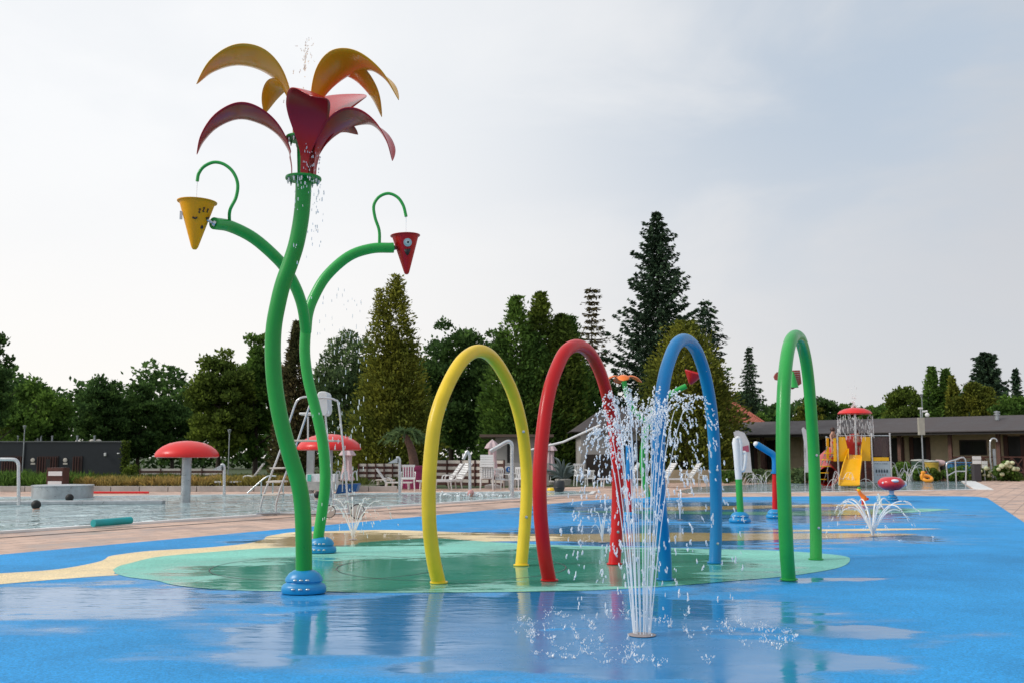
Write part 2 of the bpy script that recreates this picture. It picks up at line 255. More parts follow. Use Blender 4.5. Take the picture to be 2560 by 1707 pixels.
# ------------------------------------------------------------------ mesh builder
def catmull(pts, n=8):
    P = [Vector(p) for p in pts]; P = [P[0] * 2 - P[1]] + P + [P[-1] * 2 - P[-2]]; o = []
    for i in range(1, len(P) - 2):
        for k in range(n):
            t = k / n; a, b, c, d = P[i - 1], P[i], P[i + 1], P[i + 2]
            o.append(0.5 * ((2 * b) + (c - a) * t + (2 * a - 5 * b + 4 * c - d) * t * t + (3 * b - a - 3 * c + d) * t ** 3))
    o.append(P[-2]); return o
class MB:
    def __init__(s): s.v = []; s.f = []
    def add(s, v, f):
        k = len(s.v); s.v += [tuple(x) for x in v]; s.f += [tuple(i + k for i in q) for q in f]; return s
    def box(s, c, d, rz=0.0, rot=None):
        x, y, z = (q / 2 for q in d); R = rot if rot else Matrix.Rotation(rz, 3, 'Z')
        v = [Vector(c) + R @ Vector((a * x, b * y, e * z)) for a in (-1, 1) for b in (-1, 1) for e in (-1, 1)]
        return s.add(v, [(0, 1, 3, 2), (4, 6, 7, 5), (0, 4, 5, 1), (2, 3, 7, 6), (0, 2, 6, 4), (1, 5, 7, 3)])
    def tube(s, pts, r, seg=16, cap=True, sc=None):
        pts = [Vector(p) for p in pts]; n = len(pts); up = None; vs = []
        for i, p in enumerate(pts):
            t = (pts[min(i + 1, n - 1)] - pts[max(i - 1, 0)]).normalized()
            if up is None: up = t.orthogonal().normalized()
            up = (up - t * up.dot(t)).normalized(); b = t.cross(up)
            rr = r[i] if isinstance(r, (list, tuple)) else r
            vs += [p + (up * math.cos(2 * PI * k / seg) + b * math.sin(2 * PI * k / seg)) * rr for k in range(seg)]
        f = [(i * seg + k, i * seg + (k + 1) % seg, (i + 1) * seg + (k + 1) % seg, (i + 1) * seg + k) for i in range(n - 1) for k in range(seg)]
        if cap: f += [tuple(range(seg))[::-1], tuple((n - 1) * seg + k for k in range(seg))]
        return s.add(vs, f)
    def bar(s, a, b, r, seg=10): return s.tube([a, b], r, seg)
    def lathe(s, prof, c, seg=32, axis=None, sx=1.0, sy=1.0):
        c = Vector(c); R = Vector((0, 0, 1)).rotation_difference(Vector(axis)).to_matrix() if axis is not None else Matrix.Identity(3)
        vs = []
        for r, z in prof: vs += [c + R @ Vector((r * sx * math.cos(2 * PI * k / seg), r * sy * math.sin(2 * PI * k / seg), z)) for k in range(seg)]
        n = len(prof); f = [(i * seg + k, i * seg + (k + 1) % seg, (i + 1) * seg + (k + 1) % seg, (i + 1) * seg + k) for i in range(n - 1) for k in range(seg)]
        if prof[0][0] > 1e-4: f.append(tuple(range(seg))[::-1])
        if prof[-1][0] > 1e-4: f.append(tuple((n - 1) * seg + k for k in range(seg)))
        return s.add(vs, f)
    def ball(s, c, r, sx=1, sy=1, sz=1, seg=14, rot=None):
        pr = [(r * math.sin(PI * i / 8), -r * math.cos(PI * i / 8)) for i in range(9)]
        k = len(s.v); s.lathe([(max(a, 1e-4), b) for a, b in pr], (0, 0, 0), seg)
        for i in range(k, len(s.v)):
            q = Vector((s.v[i][0] * sx, s.v[i][1] * sy, s.v[i][2] * sz)); q = rot @ q if rot else q
            s.v[i] = tuple(q + Vector(c))
        return s
    def sheet(s, pts): return s.add(pts, [tuple(range(len(pts)))])
    def slab(s, pts, thick):
        """planar polygon given thickness along vector thick"""
        n = len(pts); T = Vector(thick); P = [Vector(p) for p in pts]
        return s.add(P + [p + T for p in P], [tuple(range(n))[::-1], tuple(range(n, 2 * n))] + [(i, (i + 1) % n, n + (i + 1) % n, n + i) for i in range(n)])
    def build(s, name, mat, parent=None, smooth=True, origin=None, bevel=0.0, solid=0.0):
        me = bpy.data.meshes.new(name)
        o3 = Vector(origin) if origin is not None else Vector((0, 0, 0))
        me.from_pydata([tuple(Vector(v) - o3) for v in s.v], [], s.f); me.materials.append(mat)
        me.polygons.foreach_set('use_smooth', [smooth] * len(me.polygons))
        ob = bpy.data.objects.new(name, me); COL.objects.link(ob); ob.location = o3
        if smooth: 
            try: me.set_sharp_from_angle(angle=math.radians(42))
            except Exception: pass
        if solid: md = ob.modifiers.new('solid', 'SOLIDIFY'); md.thickness = solid; md.offset = 0
        if bevel: md = ob.modifiers.new('bevel', 'BEVEL'); md.width = bevel; md.segments = 2; md.limit_method = 'ANGLE'
        if parent is not None:
            ob.parent = parent
            if parent.type == 'EMPTY': ob.matrix_parent_inverse = Matrix.Translation(-parent.location)
        return ob
def tag(o, label=None, cat=None, group=None, kind=None):
    if label: o['label'] = label
    if cat: o['category'] = cat
    if group: o['group'] = group
    if kind: o['kind'] = kind
    return o
def thing(name, loc, label, cat, group=None):
    o = bpy.data.objects.new(name, None); COL.objects.link(o); o.location = loc; o.empty_display_size = 0.2
    return tag(o, label, cat, group)
def dup(root, loc, rz=0.0, label=None, scale=1.0):
    r = root.copy(); COL.objects.link(r); r.location = loc; r.rotation_euler = (0, 0, rz); r.scale = (scale,) * 3
    if label: r['label'] = label
    for ch in list(root.children):
        c = ch.copy(); COL.objects.link(c); c.parent = r
        for g in ch.children:
            d = g.copy(); COL.objects.link(d); d.parent = c
    return r
def struct(o): o['kind'] = 'structure'; return o

# ------------------------------------------------------------------ the setting
struct(MB().sheet([(-700, -60, -0.06), (700, -60, -0.06), (700, 900, -0.06), (-700, 900, -0.06)]).build('ground', M('lawn', (0.05, 0.075, 0.022), 0.9, var=0.4, vscale=0.6, bump=0.5), smooth=False))
struct(MB().sheet([(-40, -12, 0), (34, -12, 0), (44, 30, 0), (27, 52, 0), (8.6, 52, 0), (5.5, 42, 0), (-2, 38.5, 0), (-40, 36.5, 0)]).build('deck', DECK, smooth=False))
padpts = [gp(0, 1386), gp(735, 1319.5), gp(1304, 1267), gp(1368, 1260), gp(1450, 1252), gp(1560, 1245), gp(1800, 1241.5), gp(2200, 1238.5), gp(2400, 1239.5), gp(2445, 1241), gp(2468, 1244), gp(2560, 1305)]
e = (padpts[1] - padpts[0]).normalized(); pA = padpts[0] - e * 20; e2 = (padpts[-1] - padpts[-2]).normalized(); pB = padpts[-1] + e2 * 10
padpts = [pA] + padpts + [pB, Vector((6.5, -6, 0))]
struct(MB().sheet([(p.x, p.y, 0.004) for p in padpts]).build('splash_pad', PADB, smooth=False))
def zone(px, name, mat, z):
    P = catmull([gp(x, y) for x, y in px] , 5)
    struct(MB().sheet([(p.x, p.y, z) for p in P]).build(name, mat, smooth=False))
yel = [(-400, 1462), (-150, 1443), (0, 1433.5), (126, 1425), (197, 1414.7), (245, 1404.5), (262, 1398), (272, 1391), (299, 1386), (374, 1377), (510, 1369), (605, 1360), (646, 1352), (661, 1346.7), (665, 1341.6), (687, 1336.5), (738, 1329.7),
       (820, 1327.5), (957, 1324.5), (1059, 1327), (1144, 1330), (1300, 1334), (1520, 1334), (1700, 1331), (1900, 1333), (2150, 1333), (2270, 1334.5), (2289, 1336), (2202, 1341), (2056, 1346), (1804, 1352), (1523, 1355), (1394, 1352.5), (1200, 1354),
       (1100, 1362), (850, 1385), (500, 1410), (300, 1430), (296, 1437.5), (258, 1440), (136, 1449), (0, 1460.7), (-150, 1474), (-400, 1500)]
zone(yel, 'yellow_surfacing', PADY, 0.006)
zone([(1850, 1327.5), (2000, 1324), (2200, 1321), (2330, 1321.2), (2342, 1322), (2200, 1326), (2000, 1328.5), (1850, 1329)], 'yellow_surfacing', PADY, 0.006)
grn = [(282, 1425), (299, 1415), (326, 1408), (374, 1396), (425, 1389), (544, 1379), (646, 1371.6), (784, 1366), (889, 1361), (906, 1356), (1042, 1347), (1093, 1345.6), (1200, 1353), (1345, 1361), (1500, 1366), (1760, 1372), (1947, 1377), (2066, 1385), (2117, 1392), (2125, 1400.7),
       (2114, 1412.6), (2083, 1423), (2015, 1434.7), (1947, 1443), (1828, 1453), (1685, 1465), (1491, 1476), (1329, 1480), (1100, 1482), (906, 1482), (821, 1480), (578, 1476), (442, 1464), (391, 1452), (323, 1443.7), (290, 1435)]
zone(grn, 'green_surfacing', PADG, 0.008)
zone([(1395, 1278), (1600, 1277), (1900, 1279), (2080, 1275), (2250, 1271), (2370, 1272.5), (2340, 1277), (2200, 1285), (2050, 1289), (1900, 1287), (1600, 1284)], 'green_surfacing', PADG, 0.008)
zone([(1555, 1270), (1700, 1266), (1900, 1263), (2150, 1259.5), (2280, 1259.5), (2150, 1264), (1900, 1271), (1700, 1276.5)], 'yellow_surfacing', PADY, 0.006)
# round drain grooves in the green patch
for pxc in (820, 1130):
    c0 = gp(pxc, 1418); m = MB(); n_ = 72
    ri = [(c0.x + r * math.cos(2 * PI * k / n_), c0.y + r * math.sin(2 * PI * k / n_), .0105) for r in (1.25, 1.264) for k in range(n_)]
    m.add(ri, [(k, (k + 1) % n_, n_ + (k + 1) % n_, n_ + k) for k in range(n_)]); struct(m.build('drain_groove', M('groove', (.03, .035, .035), .5), smooth=False))
# swimming pool: overflow basin flush with the deck
N0, N1 = gp(0, 1331.5), gp(1420, 1237.3); dn = (N1 - N0).normalized(); NL = N0 - dn * 16
Fa, Fb = gp(0, 1243), gp(1440, 1227.5); df = (Fb - Fa).normalized(); FL = Fa - df * 16
near = [NL, N0 + dn * 2, N0 + dn * 10, N1 - dn * 1.2, N1 + dn * 0.6 + Vector((0.35, 0, 0)), gp(1478, 1229.5)]
pool = near + [gp(1470, 1228), Fb, Fa, FL]
struct(MB().sheet([(p.x, p.y, 0.008) for p in pool]).build('pool_water', POOLM, smooth=False))
def strip(path, w0, w1, z, name, mat, h=0.0):
    m = MB(); n = len(path); L = []; R = []
    for i, p in enumerate(path):
        t = (path[min(i + 1, n - 1)] - path[max(i - 1, 0)]).normalized(); q = Vector((t.y, -t.x, 0))
        L.append(p + q * w0); R.append(p + q * w1)
    for i in range(n - 1):
        a = [L[i], R[i], R[i + 1], L[i + 1]]; m.slab([(p.x, p.y, z) for p in a], (0, 0, max(h, 0.003)))
    return struct(m.build(name, mat, smooth=False))
strip(near, -0.30, 0.02, 0.012, 'pool_gutter', GUTTER); strip(near, 0.02, 0.16, 0.001, 'pool_rim', RIMW, 0.04)
strip([FL, Fa, Fb], 0.0, -0.2, 0.001, 'pool_rim', RIMW, 0.02)
strip([p + Vector((0.55, -0.85, 0)) for p in near[:-1]], 0.0, 0.09, 0.003, 'drain_channel', M('drain', (0.10, 0.07, 0.06), 0.5))
# toddler pool
T = [gp(1690, 1228), gp(1720, 1232.5), gp(1900, 1231), gp(2200, 1227), gp(2428, 1223), gp(2401, 1201.5), gp(2200, 1202), gp(1900, 1209), gp(1740, 1217)]
struct(MB().sheet([(p.x, p.y, 0.008) for p in T]).build('toddler_pool_water', TODM, smooth=False))
strip([T[1], T[2], T[3], T[4]], 0.0, 0.28, 0.002, 'toddler_pool_rim', RIMW, 0.02)
strip([T[4] + Vector((0, -0.28, 0)), T[5]], 0.0, 0.62, 0.002, 'toddler_pool_rim', RIMW, 0.03)

# ------------------------------------------------------------------ arches
def arch(name, px, mat, label, r=0.069):
    A, B = gp(*px[0]), gp(*px[-1]); d = (B - A).normalized()
    P = [pl(x, y, A, d) for x, y in px]; P[0] = A + Vector((0, 0, 0.004)); P[-1] = B + Vector((0, 0, 0.004))
    t = thing('water_arch', (A + B) / 2, label, 'water arch', 'hoop arches over the splash pad')
    C = catmull(P, 7); MB().tube(C, r, 28).build('hoop', mat, t)
    for P0 in (P[0], P[-1]):
        MB().lathe([(r + .018, 0.0), (r + .018, 0.012), (r - .002, 0.016)], (P0.x, P0.y, 0.012)).build('base_ring', mat, t)
    # small nozzles on the inner side of the hoop
    for k in (int(len(C) * .30), int(len(C) * .62), int(len(C) * .80), int(len(C) * .93)):
        c = C[k]; inn = ((A + B) / 2 + Vector((0, 0, c.z)) - c); inn.z = 0; inn.normalize(); q = (inn + Vector((-d.y * -.7, d.x * -.7, 0))).normalized()
        MB().lathe([(0.016, -0.01), (0.016, 0.006), (0.006, 0.009)], c + q * r, 12, axis=q).build('nozzle', STEEL, t)
    return t
dd = lambda L: [D(*p) for p in L]
arch('y', [(1097, 1459)] + dd([(995, 1280), (986, 1200), (985.5, 1100), (994, 1000), (1005, 945), (1024, 893), (1049, 845), (1072, 818), (1098, 806), (1124, 815), (1149, 845), (1174, 893), (1192, 950), (1203, 1010), (1210, 1100), (1206, 1200)]) + [(1303, 1415)], YEL, 'yellow hoop arch, leftmost of the four arches')
arch('r', [(1373.6, 1453), (1360, 1375), (1350, 1264), (1350.5, 1153), (1361.5, 1042), (1375.5, 968), (1396, 910), (1415, 877), (1440, 864), (1465, 873), (1487, 901), (1509, 955), (1530, 1042), (1540, 1116), (1544, 1190), (1544, 1264), (1541, 1338), (1536, 1412)], RED, 'red hoop arch between the yellow and the blue arch')
arch('b', [(1663, 1451), (1660, 1375), (1649, 1264), (1644.7, 1153), (1647, 1079), (1652, 1005), (1663, 935), (1679, 884), (1692, 860), (1709, 850), (1727, 858), (1744, 882), (1762, 935), (1775.6, 1005), (1783.4, 1079), (1787, 1153), (1789.7, 1227), (1790.4, 1301), (1788.6, 1375), (1787, 1409)], BLUE, 'blue hoop arch behind the tall fountain')
arch('g', [(1972, 1451), (1966.5, 1375), (1961.6, 1264), (1957.6, 1153), (1957.6, 1042), (1960, 968), (1964, 918), (1970, 876), (1978, 850), (1989, 840), (2000, 848), (2009, 874), (2017, 915), (2023, 968), (2028.6, 1042), (2033.4, 1116), (2036.4, 1190), (2038.6, 1264), (2039.7, 1338), (2040, 1400)], LGREEN, 'green hoop arch, rightmost of the four arches')

def foot(parent, c, r, h, mat=FOOTB, label=None):
    """rounded two-tier blue plastic foot"""
    pr = [(r * .96, 0), (r, h * .10), (r * .99, h * .26), (r * .93, h * .36), (r * .80, h * .42), (r * .78, h * .46), (r * .84, h * .52), (r * .82, h * .64), (r * .68, h * .84), (r * .50, h * .96), (r * .40, h), (0.001, h)]
    f = MB().lathe(pr, c, 40, sx=1.0, sy=0.8).build('foot', mat, parent)
    for z, q in ((.22, 1.0), (.60, .83)):
        for a in (-1.9, -1.57, -1.24):
            MB().ball((c[0] + r * q * math.cos(a) * .99, c[1] + r * .8 * q * math.sin(a) * .99, c[2] + h * z), 0.014, 1.4, 1, .7).build('bolt', STEEL, f)
    return f
# ------------------------------------------------------------------ giant flower
Yf = 9.1
FB = at(759.6, 1470, Yf); FB.z = 0.012
fl = thing('giant_flower', FB, 'towering water flower with red and yellow petals on an S-curved green stem', 'water flower')
foot(fl, FB, 0.20, 0.20)
stem = [(759.6, 1440), (759.6, 1377), (756.6, 1278), (747.7, 1211.6), (727.8, 1145), (709, 1079), (694.6, 1012.6), (685.4, 946), (682, 880), (685, 815), (696, 755), (708, 708), (727, 655), (741.7, 607), (753, 545), (757.7, 490), (758.5, 452)]
SP = [at(x, y, Yf) for x, y in stem]; MB().tube(catmull(SP, 6), 0.0735, 28).build('stem', GREEN, fl)
f1 = at(758.5, 450, Yf); f2 = at(756.6, 350, Yf)
MB().tube([f1, f2], 0.055, 24).build('upper_stem', GREEN, fl)
for c, rr in ((f1, 0.165), (f2, 0.155)):
    fd = MB().lathe([(rr, 0), (rr + .003, .008), (rr, .022), (0.001, .022)], c, 40).lathe([(rr * .55, -0.012), (rr * .55, 0.0)], c, 30).build('flange', GREEN, fl)
    for k in range(12):
        a = 2 * PI * k / 12 + .1; q = c + Vector((math.cos(a) * rr * .86, math.sin(a) * rr * .86, -0.012))
        MB().lathe([(.011, -.012), (.011, .012)], q, 6).lathe([(.006, -.028), (.006, -.01)], q, 8).build('bolt', STEEL, fd)
def petal(parent, base, az, spine, wmax, mat, cup=0.10, twist=0.0, name='petal', tp=2.0):
    C = catmull([Vector((r, 0, z)) for r, z in spine], 7); n = len(C); R = Matrix.Rotation(az, 3, 'Z'); vs = []; fs = []; m = 13
    for i, p in enumerate(C):
        s = i / (n - 1)
        if s < .12: wd = 0.036
        elif s < .58: u = (s - .12) / .46; wd = .036 + (wmax - .036) * u * u * (3 - 2 * u)
        else: u = (s - .58) / .42; wd = wmax * max(0.0, 1 - u ** tp) ** .85
        t = (C[min(i + 1, n - 1)] - C[max(i - 1, 0)]).normalized(); nrm = Vector((-t.z, 0, t.x))
        for k in range(m):
            q = -1 + 2 * k / (m - 1); off = wd * q
            cc = cup * (wd / wmax) * (q * q) * (1 if s > .2 else -.5)
            v = p + Vector((0, off, 0)) - nrm * cc + Vector((0, 0, twist * off))
            vs.append(Vector(base) + R @ v)
    for i in range(n - 1):
        for k in range(m - 1): a = i * m + k; fs.append((a, a + 1, a + m + 1, a + m))
    MB().add(vs, fs).build(name, mat, parent, solid=0.006)
lowL = [(0.105, 0), (0.112, .14), (0.15, .30), (0.26, .47), (.42, .58), (.60, .61), (.78, .50), (.90, .33), (.96, .17)]
lowR = [(0.105, 0), (0.112, .14), (0.15, .30), (0.26, .46), (.42, .56), (.58, .56), (.72, .46), (.82, .30), (.86, .13)]
upL = [(0.085, 0), (0.095, .18), (.14, .40), (.25, .61), (.42, .74), (.62, .76), (.82, .65), (.97, .47)]
upR = [(0.085, 0), (0.095, .18), (.14, .40), (.25, .60), (.42, .72), (.62, .70), (.82, .54), (.95, .32)]
b1, b2 = f1 + Vector((0, 0, .01)), f2 + Vector((0, 0, .01)); rad = math.radians
petal(fl, b1, rad(195), [(q * 1.0, z * .92) for q, z in lowL], .24, PRED, -.04); petal(fl, b1, rad(-11), [(q * 1.01, z * .93) for q, z in lowR], .24, PRED, -.04)
petal(fl, b1, rad(-74), [(0.105, 0), (0.11, .15), (0.14, .31), (0.20, .46), (.32, .58), (.50, .63), (.68, .60), (.84, .50)], 0.195, PRED, .02, twist=-.25, tp=2.6)
petal(fl, b1, rad(58), [(0.105, 0), (0.11, .2), (0.15, .44), (.27, .70), (.50, .90), (.82, 1.08)], 0.30, PRED, -.03, twist=.25, tp=3.5)
petal(fl, b1, rad(25), [(0.105, 0), (0.11, .16), (0.15, .32), (0.27, .46), (.40, .52), (.52, .50)], 0.18, PRED, -.04)
for a, wd, sp in ((195, .28, [(q * 1.0, z * .93) for q, z in upL]), (-13, .28, [(q * 1.0, z * .93) for q, z in upR]), (148, .15, [(q * .5 + .03, z * .72) for q, z in upL]), (22, .20, [(q * .80, z * .97) for q, z in upR])): petal(fl, b2, rad(a), sp, wd, PYEL, -.05)

# ------------------------------------------------------------------ bucket plant behind it
BB = gp(803, 1383); BB.z = 0.016
bp_ = thing('bucket_plant', BB, 'forked green water plant with a yellow and a red tipping bucket, behind the giant flower', 'water plant')
foot(bp_, BB, 0.19, 0.19)
Yb = BB.y
st = [(803, 1365), (796, 1345), (805, 1278), (812.7, 1211.6), (811, 1145), (802, 1079), (786.5, 1012.6), (770, 946), (762, 880), (765, 812)]
MB().tube(catmull([at(x, y, Yb) for x, y in st], 6), 0.069, 26).build('stem', LGREEN, bp_)
zz = lambda L, y0, y1: [at(x, y, y0 + (y1 - y0) * i / (len(L) - 1)) for i, (x, y) in enumerate(L)]
YL, YR = 11.0, 13.2
lbr = catmull(zz([(765, 830), (757, 773), (743, 728), (720, 683), (694.6, 649), (635.7, 597), (577, 567), (535, 559)], Yb, YL), 6)
rbr = catmull(zz([(765, 830), (770, 785), (784, 745), (816, 691), (871, 642), (928, 622), (984, 620)], Yb, YR), 6)
MB().tube(lbr, 0.069, 26).build('branch', LGREEN, bp_); MB().tube(rbr, 0.069, 26).build('branch', LGREEN, bp_)
Z1 = lambda x, y: (400 + x / 2.376, 60 + y / 2.376)
lh = [Z1(*p) for p in [(413, 1190), (415, 1110), (452, 1030), (461, 950), (433, 880), (380, 835), (320, 823), (262, 848), (230, 890), (221, 936)]]
rh = [Z1(*p) for p in [(1303, 1320), (1302, 1230), (1277, 1150), (1270, 1080), (1300, 1030), (1355, 1008), (1410, 1030), (1445, 1080), (1462, 1146)]]
lhp = catmull([at(x, y, 11.1 if i else 11.25) for i, (x, y) in enumerate(lh)], 6); rhp = catmull([at(x, y, 13.15) for x, y in rh], 6)
MB().tube(lhp, 0.019, 14).build('hook_pipe', LGREEN, bp_); MB().tube(rhp, 0.021, 14).build('hook_pipe', LGREEN, bp_)
def bucket(c, r, h, mat, tilt, label):
    ax = Vector((tilt, 0, 1)).normalized()
    prof = [(0.001, -h), (r * .10, -h * .995), (r * .17, -h * .96), (r * .21, -h * .92), (r * .93, -0.02), (r * .97, -.005), (r * 1.06, -.005), (r * 1.07, .004), (r * .95, .006), (r * .90, -.02), (r * .2, -h * .88), (0.001, -h * .9)]
    b = MB().lathe(prof, c, 44, axis=ax).build('bucket', mat, bp_); tag(b, label)
    R = Vector((0, 0, 1)).rotation_difference(ax).to_matrix()
    def on(a, z, lift=0.004):   # point on the cone skin: azimuth a (0 = facing camera), height below rim z
        k = r * (.93 - .72 * (z - .02) / (.92 * h - .02)); return Vector(c) + R @ Vector((math.sin(a) * (k + lift), -math.cos(a) * (k + lift), -z))
    return b, on
cy = at(493, 506, YL); by_, on = bucket(cy, 0.205, 0.545, CYEL, 0.02, 'yellow cone bucket with a sleeping face')
L3 = lambda P: catmull([on(a, z) for a, z in P], 6)
MB().tube(L3([(.02, .205), (.12, .215), (.25, .217), (.38, .203)]), .009, 8).build('closed_eye', BLACK, by_)
MB().tube(L3([(1.15, .19), (1.25, .198), (1.38, .18)]), .009, 8).build('closed_eye', BLACK, by_)
p_ = on(.95, .30); MB().ball(p_, .018, 1, .6, 1.2).build('mouth', BLACK, by_)
def zed(a0, z0, s, on=on):
    q = [(a0, z0), (a0 + s * 3.2, z0 - s * .2), (a0 + .2 * s, z0 + s), (a0 + s * 3.4, z0 + s * .95)]
    m = MB()
    for i in range(3): m.tube([on(*q[i]), on(*q[i + 1])], .0055, 6)
    return m
for a0, z0, s in ((.45, .118, .035), (.72, .098, .038), (1.05, .10, .03)): zed(a0, z0, s).build('letter_z', BLACK, by_)
pb = on(-1.15, .17, .02); MB().box(pb, (0.03, .03, .09), rz=.3).build('bracket', PLASW, by_); 
jl = lbr[-1]; axd = (on(1.45, .21) - jl)
MB().tube([jl - axd * .1, jl + axd * 1.05], .016, 12).lathe([(.035, -.02), (.035, .01), (.02, .02)], jl, 16, axis=axd.normalized()).build('axle', STEEL, bp_)
cr = at(1013, 590, YR + .1); br_, on2 = bucket(cr, 0.190, 0.535, CRED, -0.05, 'red cone bucket with a grinning one-eyed face')
jr = rbr[-1]; axd = (on2(-1.3, .18) - jr)
MB().tube([jr - axd * .1, jr + axd * 1.05], .016, 12).lathe([(.035, -.02), (.035, .01), (.02, .02)], jr, 16, axis=axd.normalized()).build('axle', STEEL, bp_)
def disc_on(on, a, z, r, lift, mat, par, name, asp=1.0):
    c = on(a, z, lift); n = (on(a, z, lift + .01) - on(a, z, lift)).normalized(); n = (n + Vector((0, 0, -.28))).normalized()
    return MB().lathe([(r, -.004), (r, .004), (r * .8, .006), (.001, .006)], c, 26, axis=n).build(name, mat, par)
disc_on(on2, .30, .125, .056, .003, M('eye_pale_blue', (0.45, 0.62, 0.68), .4), br_, 'eye'); disc_on(on2, .30, .125, .032, .012, M('eye_white', (.72, .8, .82), .4), br_, 'eye_white'); disc_on(on2, .31, .125, .015, .020, BLACK, br_, 'pupil')
mouth = []; 
for i in range(13):
    a = -.08 + .75 * i / 12; mouth.append((a, .215 - .012 * (i / 12)))
low = [(a, .215 - .012 * ((a + .08) / .75) + .085 * math.sin(PI * (a + .08) / .75) ** .7) for a, _ in mouth]
m = MB(); vs = [on2(a, z, .004) for a, z in mouth] + [on2(a, z, .004) for a, z in low]
m.add(vs, [(i, i + 1, 14 + i, 13 + i) for i in range(12)]); m.build('grin', BLACK, br_, solid=.004)

# ------------------------------------------------------------------ water: jets and drops
ICO = None
def ico():
    global ICO
    if ICO is None:
        t = (1 + 5 ** .5) / 2; v = np.array([(-1, t, 0), (1, t, 0), (-1, -t, 0), (1, -t, 0), (0, -1, t), (0, 1, t), (0, -1, -t), (0, 1, -t), (t, 0, -1), (t, 0, 1), (-t, 0, -1), (-t, 0, 1)], float); v /= np.linalg.norm(v[0])
        f = np.array([(0, 11, 5), (0, 5, 1), (0, 1, 7), (0, 7, 10), (0, 10, 11), (1, 5, 9), (5, 11, 4), (11, 10, 2), (10, 7, 6), (7, 1, 8), (3, 9, 4), (3, 4, 2), (3, 2, 6), (3, 6, 8), (3, 8, 9), (4, 9, 5), (2, 4, 11), (6, 2, 10), (8, 6, 7), (9, 8, 1)])
        ICO = (v, f)
    return ICO
def drop(mb, c, r, d, ln):
    v, f = ico(); d = Vector(d).normalized(); R = np.array(Vector((0, 0, 1)).rotation_difference(d).to_matrix())
    q = (v * RNG.uniform(.75, 1.25, (12, 1))) * np.array([r, r, r * ln]); q = q @ R.T + np.array(c)
    mb.add(q.tolist(), f.tolist())
G = 9.81
def jet(mb_s, mb_d, p0, v, r0, tb, tend_z, dens=1.0, rd=0.008, spread=.01, strand=True, jit=.25):
    p0 = Vector(p0); v = Vector(v); pos = lambda t: p0 + v * t + Vector((0, 0, -.5 * G * t * t)); vel = lambda t: v + Vector((0, 0, -G * t))
    T = (v.z + math.sqrt(max(v.z * v.z + 2 * G * (p0.z - tend_z), 0))) / G
    if strand and tb > 0.02:
        n = 12; mb_s.tube([pos(tb * i / n) for i in range(n + 1)], [r0 * (1 - .35 * i / n) * RNG.uniform(.85, 1.15) for i in range(n + 1)], 7)
    t = tb
    while t < T:
        sp = vel(t).length; dt = RNG.uniform(.006, .022) * (2.2 / (sp + .6)) / dens * (1 + jit); age = (t - tb) / max(T - tb, .01)
        if RNG.uniform() < 1.25 - 1.25 * age:
            c0 = pos(t) + Vector(RNG.normal(0, spread * (0.3 + age * 1.3), 3)); vv = vel(t).normalized(); k = int(RNG.integers(2, 7)); off = 0.0
            for _ in range(k):
                rr = rd * RNG.uniform(.30, .95) * (1 - .3 * age); c = c0 + vv * off + Vector(RNG.normal(0, rd * .45, 3)); off += rr * RNG.uniform(1.2, 2.6)
                if c.z > tend_z + rr * 2: drop(mb_d, c, rr, vv + Vector(RNG.normal(0, .12, 3)), 1.0 + min(sp * .45, 2.2) * RNG.uniform(.5, 1.2))
        t += dt * 1.6
def splash(mb, c, r0, r1, n, h=.05, rd=.004):
    """little crowns thrown up where the water lands"""
    for i in range(max(4, n // 11)):
        a = RNG.uniform(0, 2 * PI); r = math.sqrt(RNG.uniform(r0 * r0, r1 * r1)); x, y = c[0] + r * math.cos(a), c[1] + r * math.sin(a); k = int(RNG.integers(8, 30)); w_ = RNG.uniform(.015, .06); hh = h * RNG.uniform(.5, 2.2)
        for _ in range(k):
            u = RNG.uniform(0, 1) ** 1.4; b = RNG.uniform(0, 2 * PI); d_ = (math.cos(b) * .6, math.sin(b) * .6, 1)
            drop(mb, (x + math.cos(b) * w_ * (.3 + u), y + math.sin(b) * w_ * (.3 + u), .010 + hh * u * RNG.uniform(.6, 1.2)), rd * RNG.uniform(.35, 1.1) * (1.2 - .5 * u), d_, RNG.uniform(1, 3.2))
def fountain(c, label, vels, tb, r0, rd, spread, group=None, sp=None, dens=1.0, plate=.06, starts=None, zend=.012):
    t = thing('ground_fountain', c, label, 'fountain', group)
    MB().lathe([(plate, 0), (plate, .003), (plate * .9, .005), (.001, .005)], c, 30).build('nozzle_plate', M('nozzle_metal', (.36, .31, .30), .5, metal=.3), t)
    s, d = MB(), MB()
    for i, v in enumerate(vels):
        p = Vector(c) + Vector((0, 0, .012)) + (starts[i] if starts else Vector((0, 0, 0)))
        jet(s, d, p, v, r0, tb * RNG.uniform(.85, 1.15), zend, dens, rd, spread)
    if s.v: s.build('water_stream', DROP, t)['kind'] = 'stuff'
    if sp: splash(d, c, *sp)
    tag(d.build('water_drops', DROP, t), kind='stuff'); return t
mc = gp(1605, 1589); mc.z = .008
vels = []; sts = []
for i in range(20):
    a = 2 * PI * i / 20 + RNG.uniform(-.15, .15); vr = RNG.uniform(.07, .22) if i % 2 else RNG.uniform(.36, .62); vels.append(Vector((math.cos(a) * vr, math.sin(a) * vr, RNG.uniform(5.2, 5.75)))); sts.append(Vector((math.cos(a) * .058, math.sin(a) * .058, 0)))
fountain(mc, 'tall white bundle of water jets in the blue foreground before the arches', vels, .42, .0040, .0082, .036, sp=(.28, 1.05, 900, .040, .0036), dens=3.3, plate=.095, starts=sts)
